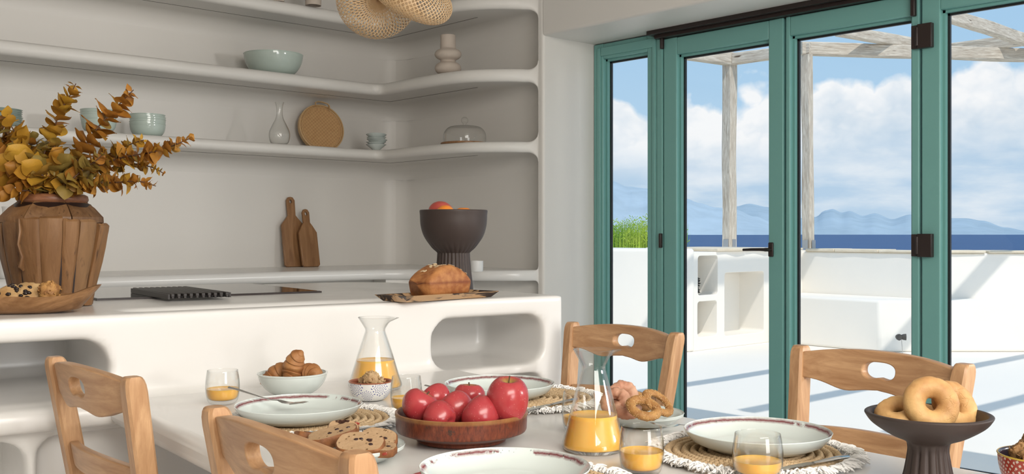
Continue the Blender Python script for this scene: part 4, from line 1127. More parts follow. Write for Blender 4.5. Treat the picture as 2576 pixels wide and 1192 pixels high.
slice_(862, 1087, 1.79, (.55, .1, yaw), 'fruit bread slice at the very back of the plate', 3, w=.055)
slice_(906, 1117, 1.70, (.42, .02, yaw-.1), 'fruit bread slice in front with its dark crumb facing the camera', 4, w=.080, hh=.055)
slice_(950, 1108, 1.745, (.50, .10, yaw-.25), 'fruit bread slice at the right of the plate', 5, w=.068, hh=.052)
slice_(955, 1130, 1.70, (.12, .05, yaw-.2), 'fruit bread slice lying lowest at the right plate rim', 6, w=.060, hh=.045)

# ---------------- cutlery ----------------
def fork(name, p, rz, tilt, label, parentrot=None, s=1.0):
    t = thing('fork', label, 'fork', p, 0, 'steel forks'); t.rotation_euler = (tilt[0], tilt[1], rz); t.scale = (s, s, s)
    path = [(x, 0, z) for x, z in ((-.115, .012), (-.09, .0105), (-.06, .007), (-.03, .0035), (-.005, .002), (.012, .004))]
    V, F = tube(path, [.0055, .0050, .0036, .0026, .0026, .0034], 10, True, flat=.38); mk('handle', (V, F), M_steel, t)
    rows = []
    for x, w_, z in ((.008, .0035, .0035), (.016, .0085, .0022), (.026, .0115, .0008), (.040, .0118, .0012), (.046, .0116, .002)):
        rows.append([(x, -w_, z+.0012), (x, -w_*.5, z), (x, 0, z-.0003), (x, w_*.5, z), (x, w_, z+.0012), (x, w_*.5, z+.0014), (x, 0, z+.0012), (x, -w_*.5, z+.0014)])
    V, F = grid(rows, closed_v=True); mk('head', (V, F+[tuple(range(8)), tuple(range(32, 40))]), M_steel, t, fix=True)
    for k in range(4):
        y = (-.0098+k*.00653)
        mk('tine', tube([(.044, y, .0025), (.056, y*1.02, .0050), (.068, y*.98, .0085), (.077, y*.95, .0095)], [.0021, .0019, .0016, .0006], 6, True, flat=.7), M_steel, t)
    return t
def line_pts(a, b):
    d = b-a; return (a+b)/2, math.atan2(d.y, d.x), d.length
# fork on the left plate: handle end at px 562,1000 ; tines at 775,1038
a = atD(563, 1002, 2.12); b = atD(776, 1036, 2.05); c, rz, ln = line_pts(a, b)
fork('fork', (c.x+.02, c.y, .792), rz, (0, .10, 0), 'steel fork lying tines down across the left dinner plate', s=.97)
a = at(1078, 968, ZT+.02); b = at(1140, 992, ZT+.012); c, rz, ln = line_pts(a, b)
fork('fork', (b.x-.02, b.y-.02, ZT+.019), rz+.1, (0, -.04, 0), 'steel fork sticking out left of the plate behind the apples', s=.9)
a = at(1722, 1081, ZT+.012); b = at(1618, 1080, ZT+.012)
a = atD(1850, 900, 2.0); b = atD(1622, 900, 1.955); c, rz, ln = line_pts(a, b)
t = fork('fork', ((a*.42+b*.58).x, (a*.42+b*.58).y, ZT+.0145), rz, (0, .0, 0), 'steel fork with tines towards the front carafe, left of the right plate', s=.85)
def knife(a, b, label):
    """a = handle end, b = blade tip"""
    c, rz, L = line_pts(a, b); t = thing('knife', label, 'knife', (c.x, c.y, (a.z+b.z)/2), rz, 'steel table knives')
    h = L/2
    mk('handle', tube([(-h, 0, 0), (-h*.97, 0, 0), (-h*.6, 0, .0005), (-h*.1, 0, 0), (h*.02, 0, 0)], [.003, .0058, .0055, .0042, .0038], 12, True, flat=.55), M_steel, t)
    pts = [(h*.0, -.0035), (h*.1, -.0075), (h*.5, -.0085), (h*.85, -.0070), (h, .0005), (h*.9, .0045), (h*.3, .0050), (0, .0040)]
    mk('blade', prism(pts, -.0008, .0008), M_steel, t, fix=True, smooth=False); return t
zk = ZT+.0165
knife(at(760, 1092, zk), at(987, 1068, zk), 'steel knife on the left placemat, its blade beside the bread')
knife(at(1450, 1003, zk), at(1322, 1032, zk), 'steel knife on the placemat between the tall apple and a tumbler')
knife(at(2134, 1147, zk), at(1955, 1182, zk), 'steel knife on the placemat at the right, below the plate')
knife(at(985, 1212, zk), at(1085, 1182, zk), 'steel knife at the bottom edge, beside the cut off plate')
# ---------------- chairs ----------------
def bend_mesh(me, xs, fn):
    bm = bmesh.new(); bm.from_mesh(me)
    for x in xs:
        bmesh.ops.bisect_plane(bm, geom=bm.verts[:]+bm.edges[:]+bm.faces[:], plane_co=(x, 0, 0), plane_no=(1, 0, 0))
    for v in bm.verts: v.co = fn(v.co)
    bm.to_mesh(me); bm.free(); me.update()
def post_y(z): return .1735+(z-.44)*.088 if z > .44 else .1735-(.44-z)*.02
def post_x(z): return -(z-.44)*.16 if z > .44 else -(.44-z)*.10
def make_chair(label):
    t = thing('dining_chair', label, 'chair', group='beech dining chairs')
    for s in (-1, 1):
        rows = []
        zs = [0, .2, .44, .6, .75, .84, .853, .862, .867, .869]
        for z in zs:
            k = 1 if z < .84 else max(.0, 1-((z-.84)/.0292)**2)**.5
            hx, hy = .021*(.55+.45*k), .0185*(.75+.25*k); c = .005
            x0, y0 = post_x(z), s*post_y(z)
            rows.append([(x0-hx+c, y0-hy, z), (x0+hx-c, y0-hy, z), (x0+hx, y0-hy+c, z), (x0+hx, y0+hy-c, z), (x0+hx-c, y0+hy, z), (x0-hx+c, y0+hy, z), (x0-hx, y0+hy-c, z), (x0-hx, y0-hy+c, z)])
        V, F = grid(rows, closed_v=True); n = len(rows)
        mk('back_post', (V, F+[tuple(range(8)), tuple(range((n-1)*8, n*8))]), M_beech, t, fix=True, angle=30)
        rows = []
        for z in (0, .2, .40, .43):
            q = .016+.005*min(1, z/.4); c = .005
            rows.append([(.385-q+c, s*.185-q, z), (.385+q-c, s*.185-q, z), (.385+q, s*.185-q+c, z), (.385+q, s*.185+q-c, z), (.385+q-c, s*.185+q, z), (.385-q+c, s*.185+q, z), (.385-q, s*.185+q-c, z), (.385-q, s*.185-q+c, z)])
        V, F = grid(rows, closed_v=True); mk('leg', (V, F+[tuple(range(8)), tuple(range(24, 32))]), M_beech, t, fix=True, angle=30)
    # top rail: outline in (x=across, y=up)
    W = .188; out = []
    for k in range(25):
        u = -1+2*k/24; out.append((u*W, .856+.017*(1-abs(u)**2.2)))
    for k in range(33):
        u = 1-2*k/32; a = abs(u)
        zb = .798-.020*min(1, math.exp(-((a-.42)/.30)**2)+.42*math.exp(-(a/.20)**2))
        out.append((u*W, zb))
    hole = []
    for k in range(40):
        a = 2*PI*k/40; x = .041*math.copysign(abs(math.cos(a))**.75, math.cos(a)); y = .0195*math.copysign(abs(math.sin(a))**.8, math.sin(a))
        if y < 0: y += .0050*math.exp(-(x/.014)**2)
        hole.append((x, .829+y))
    me = outline('top_rail', out, [hole], .023, .003)
    xs = [-W+2*W*k/24 for k in range(1, 24)]
    def f(co):
        x, z, d = co; u = x/W
        return Vector((post_x(z)-.026*(1-u*u)+d+.002, x*(post_y(z)-.014)/W*1.0, z))
    bend_mesh(me, xs, lambda co: f(co)); link('top_rail', me, M_beechh, t, angle=40)
    out = [(-W*.96+2*W*.96*k/16, .688+.007*(1-(-1+k/8)**2)) for k in range(17)]+[(W*.96-2*W*.96*k/16, .638+.004*(1-(-1+k/8)**2)) for k in range(17)]
    me = outline('lower_rail', out, [], .020, .003)
    bend_mesh(me, xs, lambda co: f(co)); link('lower_rail', me, M_beechh, t, angle=40)
    # woven seat on rails
    o = mk('seat_frame', join(box(-.01, .405, -.205, -.175, .405, .44), box(-.01, .405, .175, .205, .405, .44), box(.37, .405, -.175, .175, .405, .44), box(-.01, .02, -.155, .155, .405, .44)), M_beech, t); bev(o, .004, 2)
    o = mk('seat', box(.02, .375, -.176, .176, .425, .449), M_jute, t); bev(o, .008, 3)
    for z in (.16, .28):
        for s in (-1, 1): mk('stretcher', tube([(post_x(z), s*.170, z), (.385, s*.185, z)], .009, 8), M_beech, t)
    mk('stretcher', tube([(.385, -.17, .22), (.385, .17, .22)], .009, 8), M_beech, t)
    return t
ch = make_chair('beech dining chair at the left, nearest the island')
def place(o, x, y, rz, label=None, s=1.0):
    o.location = (x, y, 0); o.rotation_euler = (0, 0, rz); o.scale = (s, s, s)
    if label: o['label'] = label
place(ch, .826, 2.10, math.radians(0))
def chair(x, y, deg, label, s=1.0):
    c = copy_tree(ch); place(c, x, y, math.radians(deg), label, s)
chair(.779, 1.262, -3, 'beech dining chair in the foreground, bottom left, beside the bread plate')
chair(2.059, 1.150, 172, 'beech dining chair at the right, behind the pedestal dish')
chair(2.13, 1.962, 176, 'beech dining chair beside the island end, before the teal doors')

# ---------------- shelf things ----------------
def on_shelf(px, D, z): 
    p = atD(px, 500, D); p.z = z+.0008; return p
S1, S2, S3 = 1.655, 2.066, 2.477
M_beige = plain('speckled_beige_clay', (.56, .48, .41), .7, .3, bump=(90, .3, .002))
o = mk('green_bowl', bowl_mesh(.172, .128, .075, .006, 1.9), M_cel, loc=on_shelf(688, 6.06, S2), angle=50); tag(o, 'large pale green bowl on the middle shelf', 'bowl')
def cap(zc, r, h): return [(r*math.cos(a)**.7 if math.cos(a) > 0 else 0, zc+h*math.sin(a)) for a in [-PI/2+PI*k/12 for k in range(13)]]
def stack_vase(p, label):
    t = thing('stacked_vase', label, 'vase', p)
    mk('lower_bulb', lathe([(0, 0)]+[(max(r, .03), z) for r, z in cap(.040, .078, .040)]+[(0, .080)], 48), M_beige, t, angle=50)
    mk('middle_bulb', lathe([(.0, .082)]+[(max(r, .045), z) for r, z in cap(.122, .079, .037)]+[(0, .158)], 48), M_beige, t, angle=50, loc=(.004, .003, 0), rot=(.05, -.05, 0))
    mk('neck', lathe([(.035, .15), (.046, .158), (.044, .22), (.045, .232), (.043, .235), (.036, .234), (.034, .18), (0, .178)], 48), M_beige, t, angle=50)
    mk('waist', lathe([(.046, .074), (.044, .082), (.046, .092)], 32), M_beige, t, angle=50)
stack_vase(on_shelf(1127, 6.02, S2), 'beige clay vase of stacked rounded rings on the middle shelf')
def bowl_stack(px, D, R, h, n, rise, what, seed, jit=.003, tilt=0.0, pw=2.3, rb=.5, mat=None):
    random.seed(seed); p = on_shelf(px, D, S1); me = None
    names = ['lowest', 'second lowest', 'third lowest', 'fourth lowest', 'fifth lowest', 'sixth lowest', 'seventh lowest', 'eighth lowest']
    for k in range(n):
        lab = ('topmost' if k == n-1 else names[k])+' '+what
        nm = 'plate' if 'plate' in what else 'bowl'
        if me is None:
            o = mk(nm, bowl_mesh(R, h, R*rb, .003, pw, 48), mat or M_cel, angle=50); me = o.data
        else:
            o = bpy.data.objects.new(nm, me); C.objects.link(o)
        a = random.uniform(0, 6) if not tilt else (yaw+(PI/2)*0+(k % 2)*PI+random.uniform(-.3, .3))
        o.location = p+Vector((random.uniform(-jit, jit), random.uniform(-jit, jit), k*rise)); o.rotation_euler = ((tilt*math.sin(a)*(k > 0), tilt*math.cos(a)*(k > 0), 0) if tilt else (0, 0, a))
        if k > 0 and tilt: o.location.z += R*tilt*.3
        tag(o, lab, 'plate' if nm == 'plate' else 'bowl', what)
bowl_stack(371, 5.50, .092, .068, 5, .0125, 'green bowl of the stack right of the tall branch', 1, .002)
bowl_stack(247, 5.27, .086, .066, 5, .0125, 'green bowl of the stack behind the tall branch', 2, .002)
bowl_stack(-14, 5.02, .125, .024, 8, .0092, 'green plate of the stack at the left edge', 3, .003, pw=.7, rb=.6)
bowl_stack(947, 6.40, .064, .036, 5, .0150, 'small green cone bowl of the crooked stack in the shelf corner', 4, .004, .12, pw=1.0, rb=.3, mat=M_celw)
# glass carafe
t = thing('shelf_carafe', 'clear glass bottle vase on the lowest shelf left of the round tray', 'vase', on_shelf(703, 5.98, S1))
pr1 = smoothprof([(.034, 0), (.052, .012), (.0605, .045), (.058, .078), (.040, .118), (.0225, .155), (.0175, .19), (.020, .225), (.0265, .247)], 5)
mk('glass_body', lathe([(0, 0)]+pr1+[(r-.0018, z) for r, z in pr1[::-1][:-2]]+[(0, .008)], 48), M_glass, t, angle=60)
# round woven tray leaning on the wall
def bambooweave():
    m = NB('woven_bamboo'); c = m.coord(); ch_ = m.N.new('ShaderNodeTexChecker'); m.L.new(c, ch_.inputs[0]); ch_.inputs['Scale'].default_value = 85
    w = m.wave(m.coord(), 260, 1, 2, 1, dr='X'); n = m.noise(m.coord((1, 1, 1)), 18, 3); n2 = m.noise(m.coord((1, 9, 1)), 40, 2)
    col = m.mix(m.math('ADD', m.math('MULTIPLY', ch_.outputs['Fac'], .45), m.math('MULTIPLY', n, .5)), (.62, .37, .165), (.40, .205, .08)); col = m.mix(m.math('MULTIPLY', n2, .3), col, (.75, .52, .27))
    m.set(col, .5, .3); m.bump(ch_.outputs['Fac'], .4, .003); return m.m
M_bam = bambooweave(); M_cane = plain('split_cane', (.60, .39, .19), .5)
p = on_shelf(831, 6.33, S1); wy = YB-.035
t = thing('woven_tray', 'round woven bamboo tray leaning on the wall of the lowest shelf', 'tray', (p.x, 5.545, S1+.001)); t.rotation_euler = (.30-PI/2*0, 0, 0)
t.rotation_euler = (-.22, .10, -.12)
Rw = .148
V = []; rows = []
mk('woven_base', xf(lathe([(0, -.004), (Rw*.6, -.006), (Rw-.004, -.003), (Rw-.004, .001), (Rw*.6, -.002), (0, 0)], 64), TR((0, 0, Rw), (PI/2, 0, 0))), M_bam, t, angle=50)
mk('rim', xf(lathe([(Rw-.003, -.022), (Rw+.004, -.022), (Rw+.005, .006), (Rw-.002, .007), (Rw-.005, .0), (Rw-.003, -.022)], 72), TR((0, 0, Rw), (PI/2, 0, 0))), M_cane, t, angle=50)
mk('inner_band', tube([((Rw-.012)*math.cos(2*PI*k/64), -.003, Rw+(Rw-.012)*math.sin(2*PI*k/64)) for k in range(65)], .0028, 6, False), M_cane, t)
for q in (0, .006): mk('handle', tube([(x_, -.010-q, Rw*2+z_) for x_, z_ in ((-.045, -.012), (-.048, .010), (-.030, .019), (0, .021), (.035, .016), (.048, .004), (.050, -.016))], .0032, 8), M_cane, t)
mk('binding', tube([(.043+.003*math.sin(k*1.7), -.014-.004*math.cos(k*1.7), Rw*2-.028+.0022*k) for k in range(16)], .0017, 5), M_cane, t)
# cake dome
p = on_shelf(1169, 6.02, S1)
t = thing('cake_dome', 'glass cake dome with a knob on a round wooden board, lowest shelf', 'cake dome', p)
mk('board', lathe([(0, 0), (.138, 0), (.142, .004), (.142, .010), (.138, .014), (0, .014)], 64), M_teak, t, angle=30)
pd = smoothprof([(.125, .015), (.126, .04), (.121, .075), (.095, .104), (.05, .114), (.016, .117)], 5)
mk('glass_dome', lathe(pd+[(.014, .119), (0, .119)]+[], 64), M_glass, t, angle=60)
mk('knob', lathe([(.010, .117), (.008, .125)]+[(.021*math.sin(a), .145-.021*math.cos(a)) for a in [.4+(PI-.4)*k/10 for k in range(10)]]+[(0, .166)], 32), M_glass, t, angle=60)
# top shelf pieces, only their feet show
p = on_shelf(788, 6.03, S3); o = mk('clay_vase', lathe(smoothprof([(.046, 0), (.048, .06), (.05, .14), (.04, .2), (.03, .22)], 4)+[(.026, .22), (0, .05)], 40), M_beige, loc=p, angle=50)
o.data.transform(Matrix.Identity(4)); tag(o, 'beige clay vase on the topmost shelf, only its foot showing left of the lamp', 'vase')
p = on_shelf(700, 5.93, S3); o = mk('clay_vase', lathe([(0, 0)]+smoothprof([(.034, 0), (.04, .06), (.03, .12), (.02, .16)], 4)+[(.017, .16), (0, .05)], 40), M_beige, loc=p, angle=50)
tag(o, 'smaller beige vase on the topmost shelf, left of the other vase foot', 'vase')

# ---------------- back counter things ----------------
def board(name, px, D, w, h, hw, hh, label, rot, seed):
    sh = h-hh; out = []
    pts = [(-w/2+.012, 0), (w/2-.012, 0), (w/2, .012), (w/2+.002, sh-.035), (w/2-.006, sh-.022), (hw/2+.014, sh+.010), (hw/2, sh+.028), (hw/2*1.08, h-.022), (hw/2*.6, h-.003), (0, h), (-hw/2*.6, h-.003), (-hw/2*1.08, h-.022), (-hw/2, sh+.028), (-hw/2-.014, sh+.010), (-w/2+.006, sh-.022), (-w/2-.002, sh-.035), (-w/2, .012)]
    hole = [(.0085*math.cos(2*PI*k/20), h-.030+.011*math.sin(2*PI*k/20)) for k in range(20)]
    me = outline(name, pts, [hole], .018, .004); me.transform(Matrix.Rotation(PI/2, 4, 'X'))
    p = on_shelf(px, D, ZK); o = link(name, me, M_teak, loc=p, rot=rot, angle=40); tag(o, label, 'cutting board', 'cutting boards leaning on the back wall'); return o
board('cutting_board', 744, 6.333, .150, .44, .052, .145, 'larger teak cutting board behind, leaning on the kitchen wall', (-.17, 0, -.02), 1)
board('cutting_board', 783, 6.335, .125, .365, .046, .115, 'smaller teak cutting board in front, leaning against the larger one', (-.20, 0, .03), 2)
o = mk('ceramic_cup', lathe([(0, 0), (.030, 0), (.033, .004), (.034, .058), (.031, .0585), (.030, .008), (0, .008)], 36), M_white, loc=on_shelf(1200, 5.55, ZK), angle=40); tag(o, 'small white cup on the counter behind the dark pedestal bowl', 'cup')
t = thing('water_jug', 'white kettle-like jug half hidden behind the wooden vase at the left edge', 'jug', on_shelf(26, 4.75, ZK))
mk('jug_body', lathe([(0, 0)]+smoothprof([(.055, 0), (.062, .03), (.052, .15), (.038, .24), (.034, .30), (.037, .33)], 5)+[(.034, .33), (.03, .24), (0, .1)], 48), M_white, t, angle=50)
mk('handle', tube([(.03, 0, .31), (.07, 0, .31), (.085, 0, .24), (.075, 0, .14), (.052, 0, .10)], .007, 8), M_white, t)
# wall socket
o = mk('wall_socket', box(-.008, 0, -.04, .04, -.04, .04), M_white, loc=(XR-.0005, 4.93, 1.135+.0)); bev(o, .004, 3); tag(o, 'faint white wall socket right of the dark pedestal bowl', 'socket')

# ---------------- island things ----------------
def I(px, py, z=ZI): return at(px, py, z)
def isl_t(lx, ly, z=ZI): return isl(lx, ly, z)
# cooktop
ct = thing('cooktop', 'black glass induction cooktop let into the island', 'cooktop', isl_t(-.905, .86), IA)
m = NB('black_ceramic_glass'); m.set((.012, .012, .013), .04, .6); M_ctop = m.m
o = mk('glass_plate', box(-.342, .342, -.312, .312, .0005, .006), M_ctop, ct); bev(o, .0015, 2, 30)
o = mk('metal_edge', join(box(-.345, .345, -.3155, -.3125, 0, .0055), box(-.345, .345, .3125, .3155, 0, .0055), box(.3425, .3455, -.3125, .3125, 0, .0055), box(-.3455, -.3425, -.3125, .3125, 0, .0055)), M_dark, ct)
# cast iron grid over the extractor slot
a_, b_, c_2 = at(341, 727, ZI+.02), at(443, 746, ZI+.015), at(582, 741, ZI+.015)
gd = (b_-a_); gd.z = 0; gl = .47; 
gt = thing('extractor_grid', 'black cast iron extractor grid of long bars on the cooktop', 'grid', ((a_.x+c_2.x)/2+.005, (a_.y+c_2.y)/2+.03, ZI+.0065), IA)
M_iron = plain('cast_iron', (.035, .030, .028), .42)
for k in range(10):
    x = -.078+.0173*k
    pr = join(box(x-.0052, x+.0052, -.20, .20, .006, .016), box(x-.004, x+.004, -.2005, -.187, .001, .008), box(x-.004, x+.004, .187, .2005, .001, .008))
    o = mk('grid_bar', pr, M_iron, gt); bev(o, .002, 2)
o = mk('grid_frame', join(*[box(-.085, .085, y-.006, y+.006, .0, .009) for y in (-.16, -.05, .05, .16)], box(-.090, -.0845, -.195, .195, 0, .014), box(.0845, .090, -.195, .195, 0, .014)), M_iron, gt)
# wooden stave vase
vp = atD(133, 770, 2.70); vp.z = ZI+.001
vt = thing('wooden_vase', 'large vase built of rough brown wooden staves, holding dried branches', 'vase', vp, yaw); vt.scale = (.93, .93, 1.02)
def stavewood():
    m = NB('rough_stave_wood'); c = m.coord((7, 7, 1.1), rnd=8); a = m.noise(c, 3.4, 6, .65, 1.2); b = m.noise(m.coord((30, 30, 2.), rnd=8), 3, 4)
    r = m.rand(); base = m.ramp(r, [(0., (.075, .034, .014)), (.3, (.20, .095, .036)), (.6, (.10, .045, .018)), (.8, (.32, .18, .08)), (1., (.15, .07, .028))])
    lit = m.mix(.38, base, (.36, .20, .09)); col = m.mix(m.ramp(a, [(.35, 0.), (.65, 1.)]), base, lit)
    col = m.mix(m.ramp(b, [(.62, 0.), (.72, .8)]), col, (.05, .022, .01)); m.set(col, .5, .4); m.bump(a, .5, .004); return m.m
M_stave = stavewood(); random.seed(21)
mk('core', lathe([(0, .002), (.096, .002), (.120, .12), (.133, .215), (.100, .262), (.075, .270), (.070, .27), (.08, .2), (0, .02)], 40), M_dark, vt)
def vr(z):
    P = [(0, .100), (.06, .112), (.12, .126), (.19, .140), (.222, .1435), (.232, .138), (.262, .102), (.272, .088)]
    for (z0, r0), (z1, r1) in zip(P, P[1:]):
        if z <= z1: return r0+(r1-r0)*(z-z0)/(z1-z0)
    return P[-1][1]
ang = 0; nst = 13; ws = [random.uniform(.7, 1.3) for _ in range(nst)]; tot = sum(ws); a0 = .35
for k in range(nst):
    a1 = a0+2*PI*ws[k]/tot; rows = []; sd = k*7.3; ztop = .222+random.uniform(-.012, .008); out_ = random.uniform(-.002, .005)
    zz = [0, .03, .07, .11, .15, .19, ztop-.006, ztop]
    for j, z in enumerate(zz):
        row = []
        m_ = 7
        for i in range(m_+1):
            u = i/m_; a = a0+.003+(a1-a0-.006)*u+.012*noise.noise(Vector((z*9, sd, u*2)))
            r = vr(z)+out_+.007*noise.noise(Vector((u*2.2+sd, z*7, 1)))-(.006*abs(2*u-1)**4)-(.006 if j == len(zz)-1 else 0)+(1-abs(2*u-1)**2)*.003
            flat = math.cos((a-(a0+a1)/2)*.85); r = r/max(flat, .6)*math.cos((a1-a0)/2*.6)
            row.append((r*math.cos(a), r*math.sin(a), z+.001+(.004*noise.noise(Vector((u*4, sd, 3))) if j == len(zz)-1 else 0)))
        inner = [(row[-1][0]*.90, row[-1][1]*.90, row[-1][2]), (row[0][0]*.90, row[0][1]*.90, row[0][2])]
        rows.append(row+inner)
    V, F = grid(rows, closed_v=True); n = len(rows[0]); F = F+[tuple(range(n)), tuple(range((len(rows)-1)*n, len(rows)*n))]
    mk('stave', (V, F), M_stave, vt, fix=True, angle=35)
    a0 = a1
nsh = 7; a0 = .1
for k in range(nsh):
    a1 = a0+2*PI/nsh; rows = []
    for j, (z, r) in enumerate(((.214, .139), (.228, .1375), (.252, .113), (.272, .083))):
        row = []
        for i in range(7):
            u = i/6; a = a0+.012+(a1-a0-.024)*u; q = r*math.cos((a1-a0)/2)**.5/max(.8, math.cos(a-(a0+a1)/2))**.6+.003*noise.noise(Vector((u*3+k*5, z*20, 0)))
            row.append((q*math.cos(a), q*math.sin(a), z))
        rows.append(row+[(row[-1][0]*.88, row[-1][1]*.88, z-.006), (row[0][0]*.88, row[0][1]*.88, z-.006)])
    V, F = grid(rows, closed_v=True); n = len(rows[0]); mk('shoulder_stave', (V, F+[tuple(range(n)), tuple(range(3*n, 4*n))]), M_stave, vt, fix=True, angle=35); a0 = a1
M_ringw = wood('turned_ring_wood', (.13, .045, .02), (.30, .13, .06), (3, 3, 8), 4, .4)
mk('neck_ring', lathe([(.078, .262), (.090, .264), (.0945, .273), (.092, .283), (.084, .287), (.074, .285), (.070, .275), (.072, .262), (.078, .262)], 64), M_ringw, vt, angle=60)
# hanging bark strip on the front
o = mk('bark_strip', tube([(-.027, -.142, .222), (-.020, -.150, .19), (-.026, -.149, .16), (-.018, -.142, .13), (-.024, -.138, .105), (-.020, -.132, .095)], [.004, .007, .005, .006, .010, .004], 8, True, flat=.7), M_stave, vt)
# wooden dish with cookies
dp = atD(22, 780, 2.47); dp.z = ZI+.001
def wdish():
    rows = []; nu = 64
    prof = [(.62, .0, 0), (.86, .010, 0), (1.0, .036, 1), (1.02, .042, 1), (.97, .0415, 1), (.84, .024, 1), (.6, .015, 1), (0.02, .013, 1)]
    for s, z, e in prof:
        row = []
        for i in range(nu):
            a = 2*PI*i/nu; r = 1+.10*math.exp(-((a-0)/.22)**2)+.10*math.exp(-((a-2*PI)/.22)**2) if s > .9 else 1
            x = .195*math.cos(a)*s*r; y = .105*math.copysign(abs(math.sin(a))**.85, math.sin(a))*s
            zz = z+(.004*noise.noise(Vector((math.cos(a)*2, math.sin(a)*2, s*2))) if s > .7 else 0)+(.024*max(0, math.cos(a))**10 if s > .9 else 0)
            row.append((x, y, max(0, zz)))
        rows.append(row)
    V, F = grid(rows, closed_v=True); n = nu; return V, F+[tuple(range(n)), tuple(range(7*n, 8*n))]
M_olive = wood('olive_root_wood', (.17, .075, .025), (.40, .215, .095), (2.2, 5, 6), 3, .35, dist=2.5, rnd=0)
o = mk('carved_dish', wdish(), M_olive, loc=dp, rot=(0, 0, yaw+.06), fix=True, angle=60); tag(o, 'carved olive wood dish with a pointed end, holding cookies', 'dish')
M_cookie = dough('cookie_dough', (.44, .24, .09), (.72, .50, .25), 30); M_choc = plain('chocolate_chip', (.022, .012, .010), .3)
def cookie(px, py, D, r, rot, seed, label):
    t = thing('cookie', label, 'cookie', atD(px, py, D), 0, 'cookies in the carved wooden dish'); t.rotation_euler = rot
    mk('dough', blob(r, r*.92, r*.48, .14, 1.7, seed, 36, 20), M_cookie, t, angle=None); random.seed(seed*3)
    for k in range(8):
        a = random.uniform(0, 2*PI); q = random.uniform(.15, .8)
        mk('chocolate_chip', blob(.0062*random.uniform(.7, 1.3), .0045, .004, .25, 2, k, 10, 7), M_choc, t, loc=(r*q*math.cos(a), r*.92*q*math.sin(a), r*.48*math.sqrt(1-q*q)), angle=None)
cookie(22, 741, 2.44, .032, (.75, .0, yaw), 1, 'chocolate chip cookie at the left of the carved dish')
cookie(76, 738, 2.45, .036, (.80, .25, yaw), 2, 'larger chocolate chip cookie in the middle of the carved dish')
cookie(-40, 742, 2.46, .034, (.5, .0, yaw), 4, 'chocolate chip cookie in the carved dish cut by the left frame edge')
M_nut = dough('nut_cluster', (.20, .075, .02), (.55, .30, .10), 55)
clu(122, 735, 2.43, .0235, 8, 'nut and fruit cluster at the right end of the carved dish', 'cookies in the carved wooden dish', M_nut)
clu(148, 726, 2.47, .010, 9, 'small end of the nut cluster beside the vase', 'cookies in the carved wooden dish', M_nut) if False else None
# dark pedestal bowl
fp = atD(1141, 700, 3.40); fp.z = ZI+.001; R = .1125; h = .266
prof = smoothprof([(.066, 0), (.064, .02), (.0585, .07), (.0545, .120), (.0560, .128), (.074, .145), (.098, .180), (.109, .215), (.1115, .25), (R, h), (R-.006, h+.001), (R-.008, h-.01), (.10, .21), (.085, .175), (.05, .150), (.02, .145)], 5)
def fm(a, z):
    if z < .125 and z > .02: return 1-.06*min(1, (z-.02)/.03)*(.5+.5*math.cos(26*a))**2
    if .125 <= z < .165: return 1-.05*(1-(z-.125)/.04)*(.5+.5*math.cos(26*a+3*(z-.125)/.04))**2
    return 1
t = thing('pedestal_bowl', 'dark brown clay bowl on a fluted foot at the island end', 'bowl', fp)
mk('bowl', lathe([(0, 0)]+prof+[(0, .144)], 208, fm), M_clay, t, angle=60)
def fruit(nm, px, py, D, r, mat, label, grp, sz=1, rot=(0, 0, 0)):
    o = mk(nm, blob(r, r*.96, r*sz, .03, 1.2, px, 32, 20), mat, loc=atD(px, py, D), rot=rot, angle=None); tag(o, label, 'fruit', grp); return o
M_orange = NB('orange_peel'); M_orange.set((.80, .25, .03), .4, .4, sss=.05); M_orange.bump(M_orange.noise(M_orange.coord(), 250, 2), .25, .001); M_orange = M_orange.m
M_mango = NB('mango_skin'); c_ = M_mango.coord(); M_mango.set(M_mango.mix(M_mango.noise(c_, 9, 3), (.30, .02, .035), (.60, .14, .08)), .32, .4); M_mango = M_mango.m
fruit('mango', 1110, 534, 3.38, .043, M_mango, 'red mango showing over the rim of the dark pedestal bowl', 'fruit in the dark pedestal bowl', .85, (.1, .3, 0))
fruit('apricot', 1120, 541, 3.33, .034, M_orange, 'smooth orange apricot in front of the red mango', 'fruit in the dark pedestal bowl', .95)
o = mk('mandarin', lathe([(0, -.024)]+[(.034*math.sin(a), -.026*math.cos(a)) for a in [PI*k/16 for k in range(1, 15)]]+[(.006, .0235), (0, .022)], 36, lambda a, z: 1+.012*math.cos(9*a)), M_orange, loc=atD(1166, 541, 3.40), angle=None); tag(o, 'small mandarin at the right in the dark pedestal bowl', 'fruit', 'fruit in the dark pedestal bowl')
fruit('apricot', 1150, 556, 3.42, .036, M_orange, 'orange apricot lying deeper in the dark pedestal bowl', 'fruit in the dark pedestal bowl', .95)
